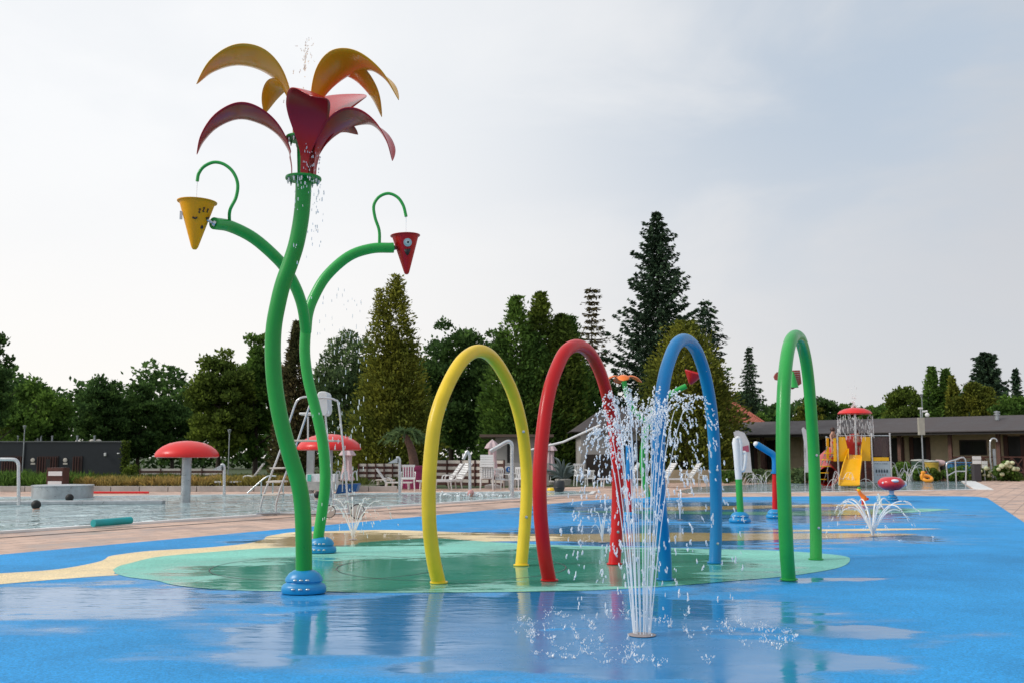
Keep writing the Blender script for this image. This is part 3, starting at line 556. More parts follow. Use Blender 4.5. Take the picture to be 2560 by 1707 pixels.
def ring(n, vr, vz, j=.1, a0=0): return [Vector((math.cos(a0 + 2 * PI * i / n) * vr * RNG.uniform(1 - j, 1 + j), math.sin(a0 + 2 * PI * i / n) * vr * RNG.uniform(1 - j, 1 + j), vz * RNG.uniform(1 - j * .6, 1 + j * .3))) for i in range(n)]
c = gp(882, 1350); c.z = .014; fountain(c, 'low spreading fountain on the yellow patch beside the forked bucket plant', ring(9, .85, 3.2, .3, .4), .30, .007, .010, .018, sp=(.3, 1.0, 60, .03, .004), dens=1.2)
c = gp(2182, 1341); c.z = .012; fountain(c, 'wide low umbrella fountain on the right of the splash pad', ring(12, 1.15, 3.15, .22), .34, .013, .010, .014, sp=(.4, .9, 50, .03, .004), dens=1.4)
c = gp(1506, 1357); c.z = .014; fountain(c, 'small thin fountain seen between the legs of the red arch', ring(6, .35, 2.7, .45, .3), .26, .0065, .008, .012, sp=(.1, .4, 30, .03, .004))
c = gp(2200, 1272); c.z = .012; fountain(c, 'short upright bubbling jet in front of the toadstool seat', ring(8, .10, 2.4, .3), .30, .018, .012, .02)
c = gp(1700, 1300); c.z = .012; fountain(c, 'faint small jet on the wet blue floor behind the blue arch', ring(5, .2, 2.6, .3), .2, .008, .009, .015)
# water falling from the flower and the hooks
wf = thing('falling_water', FB + Vector((0, 0, 2.5)), 'drops and thin threads of water around the head of the giant flower', 'water')
s, d = MB(), MB()
for i in range(9):
    a = RNG.uniform(0, 2 * PI); jet(s, d, f2 + Vector((0, 0, .65)), (math.cos(a) * .28, math.sin(a) * .28, RNG.uniform(1.8, 2.6)), .004, .02, f2.z, .45, .0065, .02, strand=False)
for i in range(70):
    a = RNG.uniform(-1.9, .6); r = RNG.uniform(.12, .2); drop(d, f1 + Vector((math.cos(a) * r, math.sin(a) * r, -RNG.exponential(.28))), RNG.uniform(.003, .006), (0, 0, 1), RNG.uniform(2, 5))
for i in range(60):
    a = RNG.uniform(-1.4, .9); z = RNG.uniform(.05, .42); drop(d, f1 + Vector((math.cos(a) * (.13 + z * .1), math.sin(a) * .14, z)), RNG.uniform(.003, .006), (0, 0, 1), RNG.uniform(1.5, 3))
tag(d.build('water_drops', DROP, wf), kind='stuff')
for P, Q, lab in ((lhp[-1], cy, 'thin thread of water running from the left hook pipe into the yellow bucket'), (rhp[-1], cr, 'thin thread of water running from the right hook pipe into the red bucket')):
    m = MB(); top = P; bot = Vector((P.x, P.y, Q.z - .02)); m.tube([top, (top + bot) / 2, bot], [.0045, .003, .0025], 6)
    tag(m.build('water_thread', DROP, origin=bot), lab, 'water')
dr = MB()
for i in range(150):
    z = RNG.uniform(.3, 3.1); x = SP[0].x + RNG.normal(.10, .16); y = 10.6 + RNG.normal(0, .35)
    drop(dr, (x, y, z), RNG.uniform(.003, .0055), (0, 0, 1), RNG.uniform(3, 7))
tag(dr.build('falling_drops', DROP, origin=(SP[0].x, 10.6, 0)), 'streaks of dripping water in front of the forked green stem', 'water', kind='stuff')

# ------------------------------------------------------------------ foliage
def quads_obj(name, C, sz, mat, parent=None, origin=None, orient=None, asp=(.6, 1.0), down=0.0):
    """C (n,3) leaf centres, random rhombic leaves"""
    n = len(C); a = RNG.normal(0, 1, (n, 3)) if orient is None else orient + RNG.normal(0, .35, (n, 3)); a /= np.linalg.norm(a, axis=1)[:, None]
    b = np.cross(a, RNG.normal(0, 1, (n, 3))); b /= np.linalg.norm(b, axis=1)[:, None]
    s = (sz * RNG.uniform(.55, 1.3, n))[:, None] * .5; u = a * s * asp[1]; v = b * s * asp[0]
    V = np.stack([C - u, C + v - u * .15, C + u, C - v - u * .15], 1).reshape(-1, 3)
    o3 = np.array(origin if origin is not None else (0, 0, 0), float); V = V - o3
    me = bpy.data.meshes.new(name); me.vertices.add(4 * n); me.vertices.foreach_set('co', V.ravel()); me.loops.add(4 * n)
    me.loops.foreach_set('vertex_index', np.arange(4 * n)); me.polygons.add(n); me.polygons.foreach_set('loop_start', np.arange(0, 4 * n, 4)); me.polygons.foreach_set('loop_total', np.full(n, 4)); me.update(); me.validate()
    me.materials.append(mat); ob = bpy.data.objects.new(name, me); COL.objects.link(ob); ob.location = o3
    if parent is not None: ob.parent = parent; ob.matrix_parent_inverse = Matrix.Translation(-parent.location)
    return ob
def trunk(t, base, H, r, limbs=5, lean=0.0, k0=.25):
    m = MB(); P = [Vector(base), Vector(base) + Vector((lean * .3 * H, 0, H * .35)), Vector(base) + Vector((lean * H, 0, H * .85))]
    m.tube(catmull(P, 4), [r * (1 - .85 * i / 8) for i in range(9)], 10)
    for i in range(limbs):
        z = H * (k0 + (.75 - k0) * i / limbs); a = i * 2.4; L = H * .22; b = Vector(base) + Vector((lean * z, 0, z))
        m.tube([b, b + Vector((math.cos(a) * L * .5, math.sin(a) * L * .5, L * .35)), b + Vector((math.cos(a) * L, math.sin(a) * L, L * .8))], [r * .4, r * .22, r * .06], 7)
    m.build('trunk', BARK, t)
def root(px, top, Y):
    p = at(px, top, Y); return Vector((p.x, Y, 0)), p.z
def broad(px, top, hw, Y, mat, label, n=6500, leaf=.34, nb=46, low=.12, sq=.8, gap=.0):
    b, H = root(px, top, Y); R = hw * Y / F; t = thing('broadleaf_tree', b, label, 'tree'); trunk(t, b, H * .8, max(.16, H * .02))
    n = int(n * 1.9); leaf *= .72; nb = int(nb * 1.5)
    cz = H * (low + (1 - low) * .5); rz = H * (1 - low) * .5; cs = []; rs = []
    while len(cs) < nb:
        u = RNG.uniform(-1, 1, 3)
        if abs(u[0]) ** 2.3 + abs(u[1]) ** 2.3 + abs(u[2]) ** 2.3 > 1: continue
        k = 1.0 - .30 * max(u[2], 0) ** 1.5; cs.append((u[0] * R * .86 * k, u[1] * R * .7 * k, u[2] * rz * .86)); rs.append(R * RNG.uniform(.19, .31))
    cs = np.array(cs); rs = np.array(rs); idx = RNG.choice(len(cs), n, p=rs ** 2 / (rs ** 2).sum())
    d = RNG.normal(0, 1, (n, 3)); d /= np.linalg.norm(d, axis=1)[:, None]; d[:, 2] = np.abs(d[:, 2]) * RNG.choice([1, 1, -.6], n)
    rr = rs[idx] * RNG.uniform(.6, 1.12, n) * (1 + .18 * RNG.normal(0, 1, n)); C = cs[idx] + d * rr[:, None] * np.array([1, 1, sq]) + np.array([b.x, b.y, cz])
    C = C[C[:, 2] > .3]; quads_obj('crown', C, leaf, mat, t, orient=d[:len(C)] * np.array([1, 1, .6]) + np.array([0, 0, .5]), asp=(.7, 1.0)); return t
def column(px, top, hw, Y, mat, label, n=9000, leaf=.22, tips=((0, 1.0, 1.0),), low=.02, shape=1.35, name='conifer', cat='conifer'):
    """dense tapering conifer of upright sprays; tips: (offset as share of R, height share, radius share)"""
    b, H = root(px, top, Y); R = hw * Y / F; t = thing(name, b, label, cat); trunk(t, b, H * .9, max(.12, H * .016), 0); A = []; O = []
    n = int(n * 1.5); leaf *= .9
    for ox, hs, rsr in tips:
        k = int(n * hs * rsr / sum(q[1] * q[2] for q in tips)); m_ = 260; ph = RNG.uniform(0, 6.28, 3)
        # upright sprays: many small clumps on a lumpy tapering body
        hu = RNG.uniform(0, 1, m_) ** 1.15; ha = RNG.uniform(0, 2 * PI, m_)
        lump = 1 + .13 * np.sin(ha * 3 + hu * 8 + ph[0]) + .12 * np.sin(ha * 7 - hu * 19 + ph[1]) + RNG.normal(0, .09, m_)
        prof = (1 - hu ** shape) ** .9 * np.clip(.72 + hu * 3, 0, 1); hr2 = R * rsr * prof * lump * RNG.uniform(.75, 1.0, m_) + .04
        cl_ = np.stack([b.x + ox * R * (0.35 + .65 * np.clip(hu * 1.3, 0, 1)) + hr2 * np.cos(ha), b.y + hr2 * np.sin(ha) * .9, (low + (1 - low) * hu) * H * hs], 1)
        i_ = RNG.integers(0, m_, k); sz_ = R * rsr * (.10 + .12 * (1 - hu[i_])); j = RNG.normal(0, 1, (k, 3)) * np.stack([sz_ * .75, sz_ * .75, sz_ * 1.5], 1)
        A.append(cl_[i_] + j); A[-1][:, 2] = np.clip(A[-1][:, 2], .05, H * hs * 1.02)
        O.append(np.stack([np.cos(ha[i_]) * .8, np.sin(ha[i_]) * .8, np.full(k, .5)], 1))
    quads_obj('crown', np.concatenate(A), leaf, mat, t, orient=np.concatenate(O), asp=(.55, 1.25)); return t
def spruce(px, top, hw, Y, mat, label, levels=30, per=9, leaf=.32, low=.06, droop=.25, sparse=1.0, power=.85, name='spruce_tree', up=0.25):
    b, H = root(px, top, Y); R = hw * Y / F; t = thing(name, b, label, 'spruce'); trunk(t, b, H * .97, H * .014, 0)
    C = []; O = []; br = MB()
    for L in range(levels):
        u = low + (1 - low) * (L / levels) ** .92; z = H * u; rad = R * (1 - u) ** power * RNG.uniform(.78, 1.12) + .12
        for k in range(per):
            a = 2 * PI * k / per + L * 1.1 + RNG.uniform(-.25, .25); ln = rad * RNG.uniform(.5, 1.2); q = max(5, int(ln * 12 * sparse)); leaf_ = leaf; s_ = RNG.uniform(.12, 1, q)
            zz_ = z - droop * ln * s_ ** 1.3 + up * ln * np.clip(s_ - .6, 0, 1) ** 1.0 
            for rep in range(3):
                j = RNG.normal(0, 1, (q, 3)) * np.array([.10, .10, .07]) * (1 + ln * .35) * (1.2 - s_)[:, None]
                C.append(np.stack([b.x + np.cos(a) * ln * s_, b.y + np.sin(a) * ln * s_, zz_ - .06 * rep], 1) + j)
                O.append(np.stack([np.full(q, math.cos(a)), np.full(q, math.sin(a)), np.full(q, -.25)], 1))
            if sparse < .9: br.tube([(b.x, b.y, z), (b.x + math.cos(a) * ln, b.y + math.sin(a) * ln, z - droop * ln + up * ln * .4)], [.04, .01], 5)
    if br.v: tag(br.build('branches', BARK, t), kind='stuff')
    quads_obj('crown', np.concatenate(C), leaf, mat, t, orient=np.concatenate(O), asp=(.45, 1.1)); return t
# left to right
broad(-18, 812, 62, 50, L_DARK, 'tall dark tree cut off by the left edge of the photo', n=5200, leaf=.26, nb=60, low=.2)
broad(95, 930, 92, 64, L_MID, 'bushy green tree behind the dark flat-roofed building', n=6500, leaf=.34)
broad(12, 1000, 80, 67, L_YG, 'low olive green tree at the far left above the dark building', n=3800, leaf=.24, low=.05)
broad(262, 935, 72, 68, L_DARK, 'dark tree with a brownish top right of the dip in the skyline', leaf=.32)
broad(352, 952, 66, 70, L_DARK, 'dark tree behind the right end of the dark building', leaf=.32)
broad(438, 965, 72, 72, L_DARK, 'dark thin-topped tree behind the red mushroom fountain', leaf=.32, n=5200)
broad(555, 862, 88, 60, L_YG, 'big light green tree left of the giant flower stem', n=9500, leaf=.32, nb=70, low=.05)
broad(648, 815, 72, 62, L_MID, 'tall green tree directly behind the giant flower stem', n=8000, leaf=.32, nb=60, low=.05)
column(742, 812, 50, 58, L_BRN, 'brownish conifer seen between the two green stems', n=8000, leaf=.24)
broad(868, 815, 100, 70, L_GREY, 'pale grey-green tree between the stems and the twin-tipped conifer', n=7500, leaf=.32, nb=60)
column(985, 698, 112, 52, L_OLIVE, 'tall olive conifer with two tips under the red bucket', n=24000, leaf=.20, tips=((-.30, .93, .72), (.06, 1.0, .86), (.30, .66, .95), (-.22, .60, 1.1), (.05, .72, 1.0)), shape=1.25)
broad(1130, 775, 108, 62, L_DARK, 'very dark round tree behind the yellow arch', n=9500, leaf=.34, nb=60, low=.03)
broad(1228, 808, 72, 66, L_DARK, 'smaller dark tree right of the very dark round tree', n=4500)
column(1300, 752, 92, 56, L_MID, 'olive conifer behind the gap between the yellow and red arch', n=16000, leaf=.24, tips=((-.1, 1, .9), (-.5, .80, .8), (.4, .80, .9)), shape=1.8)
column(1362, 742, 86, 57, L_YG, 'green conifer with a bushy pointed top behind the red arch', n=16000, leaf=.26, tips=((-.1, 1, .95), (.5, .88, .9)), shape=2.0)
column(1425, 800, 72, 58, L_MID, 'rounded green conifer touching the red arch on its right', n=8000, leaf=.25, shape=1.8)
spruce(1478, 712, 66, 66, L_BRN, 'sparse ragged larch with bare branches left of the giant spruce', levels=20, per=6, leaf=.24, sparse=.55, droop=.05, power=.45, low=.3, name='larch_tree', up=.3)
broad(1490, 905, 60, 64, L_DARK, 'dark bushy tree below the ragged larch', n=5000)
spruce(1640, 522, 185, 62, L_SPR, 'giant dark spruce rising above all the other trees', levels=44, per=10, leaf=.26, droop=.22, power=.70, low=.10, up=.75, sparse=1.15)
spruce(1762, 740, 105, 66, L_SPR, 'dark spruce with long drooping branches right of the giant spruce', levels=26, per=9, leaf=.24, droop=.45, sparse=.95, power=.5, low=.1)
column(1712, 812, 108, 50, L_OLIVE, 'broad round-topped olive conifer behind the blue arch', n=22000, leaf=.20, shape=3.0, tips=((0, 1, 1.0),))
spruce(1872, 862, 64, 96, L_SPR, 'small pointed dark spruce between the blue and the green arch', levels=34, per=10, leaf=.22, droop=.3, power=.8)
broad(1900, 1022, 42, 92, L_MID, 'small green bush top right of the small pointed spruce', n=3200)
for px, top, hw, m_, lab in [(2022, 990, 48, L_OLIVE, 'olive tree inside the green arch above the veranda roof'), (2062, 975, 44, L_DARK, 'dark round tree just right of the green arch'), (2112, 995, 44, L_MID, 'green tree behind the red shower mushroom'), (2190, 1006, 50, L_MID, 'low green tree right of the red shower mushroom')]:
    broad(px, top, hw, 88, m_, lab, n=4800, leaf=.32)
broad(2262, 958, 62, 80, L_YG, 'light green leafy tree left of the camera mast', n=6500, leaf=.32, nb=55)
column(2345, 922, 54, 77, L_MID, 'green conifer with twin tips behind the camera mast', n=9000, leaf=.28, tips=((-.3, 1, .8), (.35, .98, .8)), shape=1.5)
column(2432, 950, 70, 75, L_OLIVE, 'olive conifer mass in front of the dark pine', n=11000, leaf=.28, tips=((-.75, 1.03, .4), (0, .95, .9), (.5, .9, .8)), shape=2.2)
spruce(2462, 878, 78, 88, L_SPR, 'dark broad pine standing highest on the right', levels=26, per=12, leaf=.34, droop=-.15, power=.5, low=.3, up=.3, sparse=1.1, name='pine_tree')
spruce(2538, 915, 44, 86, L_SPR, 'slim grey-green spruce at the right edge of the photo', levels=26, per=8, leaf=.3)
broad(2540, 985, 72, 72, L_MID, 'wide bright green bush mass above the right end of the roof', n=8000, leaf=.3, nb=60)
# closed dark wood behind everything
Cw = []; n = 70000
xw = RNG.uniform(-70, 80, n); hmax = 7.4 + 1.0 * np.sin(xw * .31) + .8 * np.sin(xw * .83 + 1) + .5 * np.sin(xw * 2.1) + .3 * np.sin(xw * 4.3); hmax = np.where(xw > 22, hmax * .72, hmax)
Cw = np.stack([xw, 104 + RNG.normal(0, 1.6, n), RNG.uniform(0, 1, n) ** .8 * hmax * 1.2], 1)
tag(quads_obj('woodland', Cw, .62, L_DARK, origin=(0, 104, 0)), 'dark mass of far woodland closing the view behind the park trees', 'woodland', kind='stuff')

# ------------------------------------------------------------------ left background
def quadpl(mb, px0, px1, py0, py1, Y, th=.1): # upright box filling a pixel rectangle at depth Y
    a, b = at(px0, py1, Y), at(px1, py0, Y); mb.box(((a.x + b.x) / 2, Y + th / 2, (a.z + b.z) / 2), (abs(b.x - a.x), th, abs(b.z - a.z))); return mb
Yd = 62
lb = thing('dark_building', at(100, 1160, Yd) * 1, 'long low dark-clad building with a flat roof at the far left', 'building'); lb.location.z = 0
a, b = at(-260, 1104, Yd), at(306, 1104, Yd); zt = a.z
MB().box(((a.x + b.x) / 2, Yd + .4, zt / 2), (b.x - a.x, .8, zt)).build('wall', DARKM, lb, smooth=False)
MB().box(((a.x + b.x) / 2, Yd + .4, zt + .03), (b.x - a.x + .1, .9, .06)).build('roof_edge', M('roof_edge', (0.16, .17, .17), .5), lb, smooth=False)
mb = MB(); p = at(63, 1104, Yd); mb.box((p.x, Yd - .02, zt / 2), (.06, .05, zt)).build('panel_joint', DARKM, lb)
DB = M('brown_slats', (0.035, 0.016, 0.014), .6, var=.4, vscale=20)
for x0, x1 in ((5, 60), (93, 146), (182, 206)):
    d_ = quadpl(MB(), x0, x1, 1139, 1200, Yd - .06, .06).build('slatted_door', DB, lb, smooth=False)
    q = at(x0, 1139, Yd).x, at(x1, 1139, Yd).x; k = MB()
    for i in range(int((q[1] - q[0]) / .16)): k.box((q[0] + .08 + i * .16, Yd - .09, .6), (.05, .05, 1.2))
    k.build('slats', BROWN, d_, smooth=False)
quadpl(MB(), 112, 126, 1146, 1200, Yd - .12, .02).build('doorway', DARKW, lb, smooth=False)
for x in (82, 163):
    p = at(x, 1149, Yd - .1); MB().lathe([(.13, 0), (.13, .02), (.1, .03), (.001, .03)], p, 26, axis=(0, -1, 0)).build('round_sign', PLASC, lb)
    quadpl(MB(), x - 5.5, x + 5.5, 1156, 1160, Yd - .1, .02).build('door_sign', PLASC, lb)
quadpl(MB(), 259, 265, 1131, 1139, Yd - .2, .12).build('wall_lamp', PLASW, lb, bevel=.02); quadpl(MB(), 292, 298, 1131, 1134, Yd - .2, .12).build('wall_lamp', PLASW, lb, bevel=.02)
for x in (45, 94, 102, 130, 193, 236):
    p = at(x, 1100, Yd + 1); MB().lathe([(.06, 0), (.06, .30), (.075, .30), (.075, .36), (.001, .37)], (p.x, Yd + 1, zt + .06), 14).build('roof_vent', DSTEEL, lb)
for x in (87, 227, 243):
    p = at(x, 1100, Yd + 1); MB().lathe([(.18, 0), (.17, .06), (.1, .12), (.001, .14)], (p.x, Yd + 1.2, zt + .06), 18).build('skylight', PLASC, lb)
# ivy on the end wall
Ci = np.stack([np.full(900, at(305, 1104, Yd).x) + RNG.normal(0.05, .07, 900), RNG.uniform(Yd - .1, Yd + .9, 900), RNG.uniform(0, zt + .1, 900)], 1)
tag(quads_obj('ivy', Ci, .16, L_YG, origin=(Ci[0, 0], Yd, 0)), 'green ivy climbing the right corner of the dark building', 'ivy')
# planting bed with retaining wall and straw grass
w0, w1 = gp(198, 1231), gp(840, 1227)
bedY = 35.2
rw = MB(); 
for i in range(18):
    x0 = -22 + i * 1.0; rw.box((x0 + .49, bedY, .095), (.975, .18, .19))
tag(rw.build('retaining_wall', CONC, smooth=False, bevel=.008, origin=(-13, bedY, 0)), 'low pale concrete retaining wall beyond the swimming pool', 'wall')
struct(MB().sheet([(-60, bedY + .09, .15), (-5.0, bedY + .09, .15), (-4.5, 56, .2), (-60, 56, .2)]).build('planting_bed', M('bed_soil', (.07, .08, .03), .9, var=.4, vscale=2), smooth=False))
def tufts(name, x0, x1, y0, y1, z0, h, n, mat, leaf, lab, cat, per=60, spread=.3):
    C = []; O = []
    for i in range(n):
        cx, cyy = RNG.uniform(x0, x1), RNG.uniform(y0, y1); k = per; a = RNG.uniform(0, 2 * PI, k); u = RNG.uniform(0, 1, k); hh = h * RNG.uniform(.7, 1.15)
        C.append(np.stack([cx + np.cos(a) * spread * u, cyy + np.sin(a) * spread * u, z0 + hh * RNG.uniform(.1, 1, k) * (1 - .4 * u * u)], 1)); O.append(np.stack([np.cos(a) * u, np.sin(a) * u, np.full(k, 1.0)], 1))
    C = np.concatenate(C); o = quads_obj(name, C, leaf, mat, origin=((x0 + x1) / 2, y0, z0), orient=np.concatenate(O), asp=(.16, 1.3)); return tag(o, lab, cat, kind='stuff')
tufts('ornamental_grass', -16.2, -7.6, 35.6, 37, .15, .30, 260, L_STRAW, .22, 'straw-coloured ornamental grasses along the concrete retaining wall', 'grass', 120)
tufts('meadow_grass', -27, -15.5, 35.5, 37.5, .15, .48, 190, L_MID, .24, 'green grasses and shrubs left of the straw-coloured grasses', 'grass', 110, .4)
tufts('meadow_grass', -27, -4.5, 38, 50, .15, .2, 260, L_LAWN, .26, 'short rough grass between the straw grasses and the trees', 'grass', 70, .6)
# striped fences
def striped(px0, px1, t0, t1, b_, Y0, Y1, n, lab, posts=4):
    A, B = at(px0, t0, Y0), at(px1, t1, Y1); base = gp(px0, b_); t = thing('striped_fence', (A.x, Y0, 0), lab, 'fence', 'white and brown slatted fences round the pool lawn')
    zb = at(px0, b_, Y0).z; L = (B - A).xy.length; ang = math.atan2(B.y - A.y, B.x - A.x); mid = (A + B) / 2
    for i in range(n):
        h = (mid.z - zb) / n; z = zb + h * (i + .5)
        MB().box((mid.x, mid.y, z), (L, .04, h * (.98)), rz=ang).build('board', CREAM if (n - 1 - i) % 2 == 0 else BROWN, t, smooth=False)
    for k in range(posts):
        q = A.lerp(B, k / (posts - 1)); MB().box((q.x, q.y - .05, mid.z / 2), (.05, .06, mid.z), rz=ang).build('post', BROWN, t, smooth=False)
    return t
striped(351, 557, 1170.5, 1170, 1192, 52, 52, 4, 'long low striped fence behind the straw grasses', 5)
striped(897, 1003, 1158, 1158, 1211, 41, 41, 8, 'striped fence panel left of the magenta booth', 6)
striped(1084, 1260, 1153, 1146, 1211, 42, 40, 8, 'long striped fence behind the white loungers right of the magenta booth', 6)
mp_ = at(1042, 1222, 38); t = thing('booth', (mp_.x, 38.6, 0), 'round magenta booth behind the white plastic chairs', 'booth')
MB().lathe([(.60, 0), (.60, .72), (.63, .72), (.63, .86), (.60, .86), (.001, .87)], (mp_.x, 38.6, 0), 40).build('counter', MAG, t)
for px in (1012, 1072): 
    q = at(px, 1200, 38.1); MB().box((q.x, 38.02, .4), (.02, .02, .7)).build('seam', MAG, t)
# hut with the eave
hp = at(1255, 1190, 46); t = thing('hut', (hp.x, 47, 0), 'pale rendered hut with a thin flat roof behind the closed pink parasol', 'hut')
za = at(1238, 1092, 46).z; xa, xb = at(1238, 1100, 46).x, at(1372, 1100, 46).x
GREYW = M('pale_render', (.42, .39, .37), .8, var=.1)
MB().box(((xa + xb) / 2, 48, za / 2), (xb - xa, 4, za)).build('wall', GREYW, t, smooth=False)
MB().box(((xa + xb) / 2 - .25, 47.8, za + .06), (xb - xa + .9, 5, .12)).build('roof', M('hut_roof', (.12, .08, .06), .7), t, smooth=False)
quadpl(MB(), 1268, 1276, 1108, 1156, 45.97, .05).build('window', DARKW, t, smooth=False)
w2 = thing('garden_wall', (at(1300, 1190, 43).x, 43, 0), 'low pale panel wall with two round safety signs beside the hut', 'wall')
quadpl(MB(), 1262, 1372, 1156, 1213, 43, .12).build('panel', GREYW, w2, smooth=False); quadpl(MB(), 1240, 1263, 1148, 1213, 42.6, .08).build('panel', M('dark_panel', (.10, .085, .08), .7), w2, smooth=False)
for px, cm in ((1256, M('sign_yellow', (.85, .42, .02), .5)), (1272, M('sign_blue', (.01, .13, .45), .5))):
    s_ = quadpl(MB(), px - 8, px + 8, 1164, 1181, 42.3, .02).build('safety_sign', WHITE, w2, smooth=False)
    p = at(px, 1172.5, 42.28); MB().lathe([(.115, 0), (.115, .01), (.001, .01)], p, 26, axis=(0, -1, 0)).build('disc', cm, s_)
    m = MB(); p2 = at(px, 1172.5, 42.26)
    if px == 1256: m.lathe([(.10, 0), (.115, .006), (.10, .012)], p2, 24, axis=(0, -1, 0)).bar(p2 + Vector((-.07, -.02, .07)), p2 + Vector((.07, -.02, -.07)), .012).box(p2 + Vector((0, -.02, 0)), (.04, .01, .10)); m.build('pictogram', M('sign_orange_mark', (.45, .10, .02), .5), s_)
    else: m.ball(p2 + Vector((.0, -.02, .04)), .022, 1, .4, 1).box(p2 + Vector((.0, -.02, -.03)), (.05, .01, .08)).box(p2 + Vector((.03, -.02, -.05)), (.08, .01, .025)); m.build('pictogram', WHITE, s_)

# ------------------------------------------------------------------ pool furniture
def pipe(pts, r): return MB().tube(catmull(pts, 6), r, 14)
hr = [at(x, y, 24.9) for x, y in [(-60, 1147), (-20, 1147), (28, 1147), (40, 1150), (46, 1160), (46.5, 1185), (46.5, 1262)]]
tag(pipe(hr, .042).build('handrail', STEEL, origin=(hr[-1].x, 24.9, 0)), 'bent steel handrail at the left edge before the grey drum', 'handrail')
dc = gp(125, 1247); dc.z = 0
t = thing('pool_drum', dc + Vector((0, .8, 0)), 'wide low grey steel drum standing in the pool at the left', 'pool island')
MB().lathe([(.84, 0), (.84, .34), (.86, .35), (.86, .385), (.83, .39), (.001, .39)], dc + Vector((0, .8, 0)), 56).build('drum', DSTEEL, t)
b0, b1 = gp(-150, 1262), gp(404, 1260.5)
tag(MB().box(((b0.x + b1.x) / 2, (b0.y + b1.y) / 2 + .15, .05), ((b1 - b0).length, .35, .10), rz=math.atan2(b1.y - b0.y, b1.x - b0.x)).build('pool_bench', DSTEEL, bevel=.02, origin=((b0.x + b1.x) / 2, b0.y, 0)), 'long grey overflow ledge running across the pool before the drum', 'pool ledge')
bx = thing('towel_cabinet', (at(137, 1214, 34.6).x, 34.6, 0), 'small brown and white striped box standing behind the grey drum', 'cabinet')
p0, p1 = at(115, 1214, 34.6), at(158, 1168, 34.6); hh = p1.z; cx = (p0.x + p1.x) / 2; wd = p1.x - p0.x
MB().box((cx, 34.85, hh / 2), (wd, .5, hh)).build('frame', BROWN, bx, smooth=False)
for k in (0.36, .76): MB().box((cx + .02, 34.585, hh * k), (wd * .84, .02, hh * .18)).build('white_board', WHITE, bx, smooth=False)
def mushroom(px, top, rim, base, hw, lab, stem=.15, Y=None):
    g = gp(px, base); Y = g.y if Y is None else Y; r = hw * Y / F; zr = at(px, rim, Y).z; ztp = at(px, top, Y).z; h = ztp - zr
    x = at(px, rim, Y).x; t = thing('mushroom_fountain', (x, Y, 0), lab, 'mushroom fountain', 'red mushroom fountains in the big pool')
    MB().lathe([(r * .2, .02), (r * .93, .0), (r * .99, h * .05), (r, h * .16), (r * .97, h * .30), (r * .90, h * .47), (r * .76, h * .67), (r * .55, h * .86), (r * .3, h * .96), (r * .12, h), (.001, h)], (x, Y, zr), 56).build('cap', CAPRED, t)
    MB().lathe([(stem + .0, -.1), (stem, zr + .03)], (x, Y, 0), 30).build('stem', DSTEEL, t); return t
mushroom(467.5, 1101, 1143, 1255, 77, 'nearer red mushroom fountain on a thick grey stem, left of the green stems', .125)
mushroom(823, 1084, 1125, 1240, 79, 'red mushroom fountain behind the lifeguard chair', .115)
cl = at(776, 1184, 33.5); t = thing('grey_pillar', (cl.x, 33.5, 0), 'grey perforated square pillar left of the mushroom behind the lifeguard chair', 'pillar')
MB().box((cl.x, 33.5, .72), (.23, .2, 1.44)).build('shaft', M('pillar_grey', (.33, .34, .34), .5, metal=.3), t, smooth=False)
def spout(px, top, base, tri, lab):
    g = gp(px, base); Y = g.y; P = [g, at(px, top + 25, Y), at(px, top + 8, Y), at(px - 3, top + 1.5, Y), at(px - 8, top + 2, Y)]
    t = thing('cascade_spout', g, lab, 'water spout', 'cascade spouts on the pool edge'); pipe(P, .048).build('pipe', STEEL, t)
    a, b, c_ = at(px - 4, top + 1, Y), at(px - 4, top + 14, Y), at(tri[0], tri[1], Y)
    MB().slab([a + Vector((0, -.18, 0)), c_ + Vector((0, -.25, 0)), b + Vector((0, -.18, 0))], (0, .4, 0)).build('blade', STEEL, t, smooth=False); return t
spout(560.5, 1160, 1238, (536, 1173), 'slim steel cascade spout beside the low striped fence'); spout(999, 1142, 1235, (971, 1157), 'steel cascade spout in front of the magenta booth')
g = gp(1175, 1237); t = thing('water_cannon', g, 'bent steel water cannon between the white loungers', 'water spout')
P = [g, at(1174, 1150, g.y), at(1173, 1137, g.y), at(1168, 1128.5, g.y), at(1163, 1137, g.y), at(1158, 1147, g.y)]
pipe(P, .052).build('pipe', STEEL, t); MB().lathe([(.04, 0), (.04, .01)], P[-1] - Vector((0.02, 0, .03)), 14, axis=(P[-1] - P[-2]).normalized()).build('outlet', BLACK, t)
g = gp(1280, 1245.5); P = [at(x, y, g.y) for x, y in [(1225, 1127), (1245, 1116), (1262, 1106), (1271, 1103), (1278, 1107), (1280, 1120), (1280, 1150)]] + [g]
tag(pipe(P, .058).build('massage_spout', STEEL, origin=g), 'thick pale steel pipe bent to the left beside the yellow arch', 'water spout')
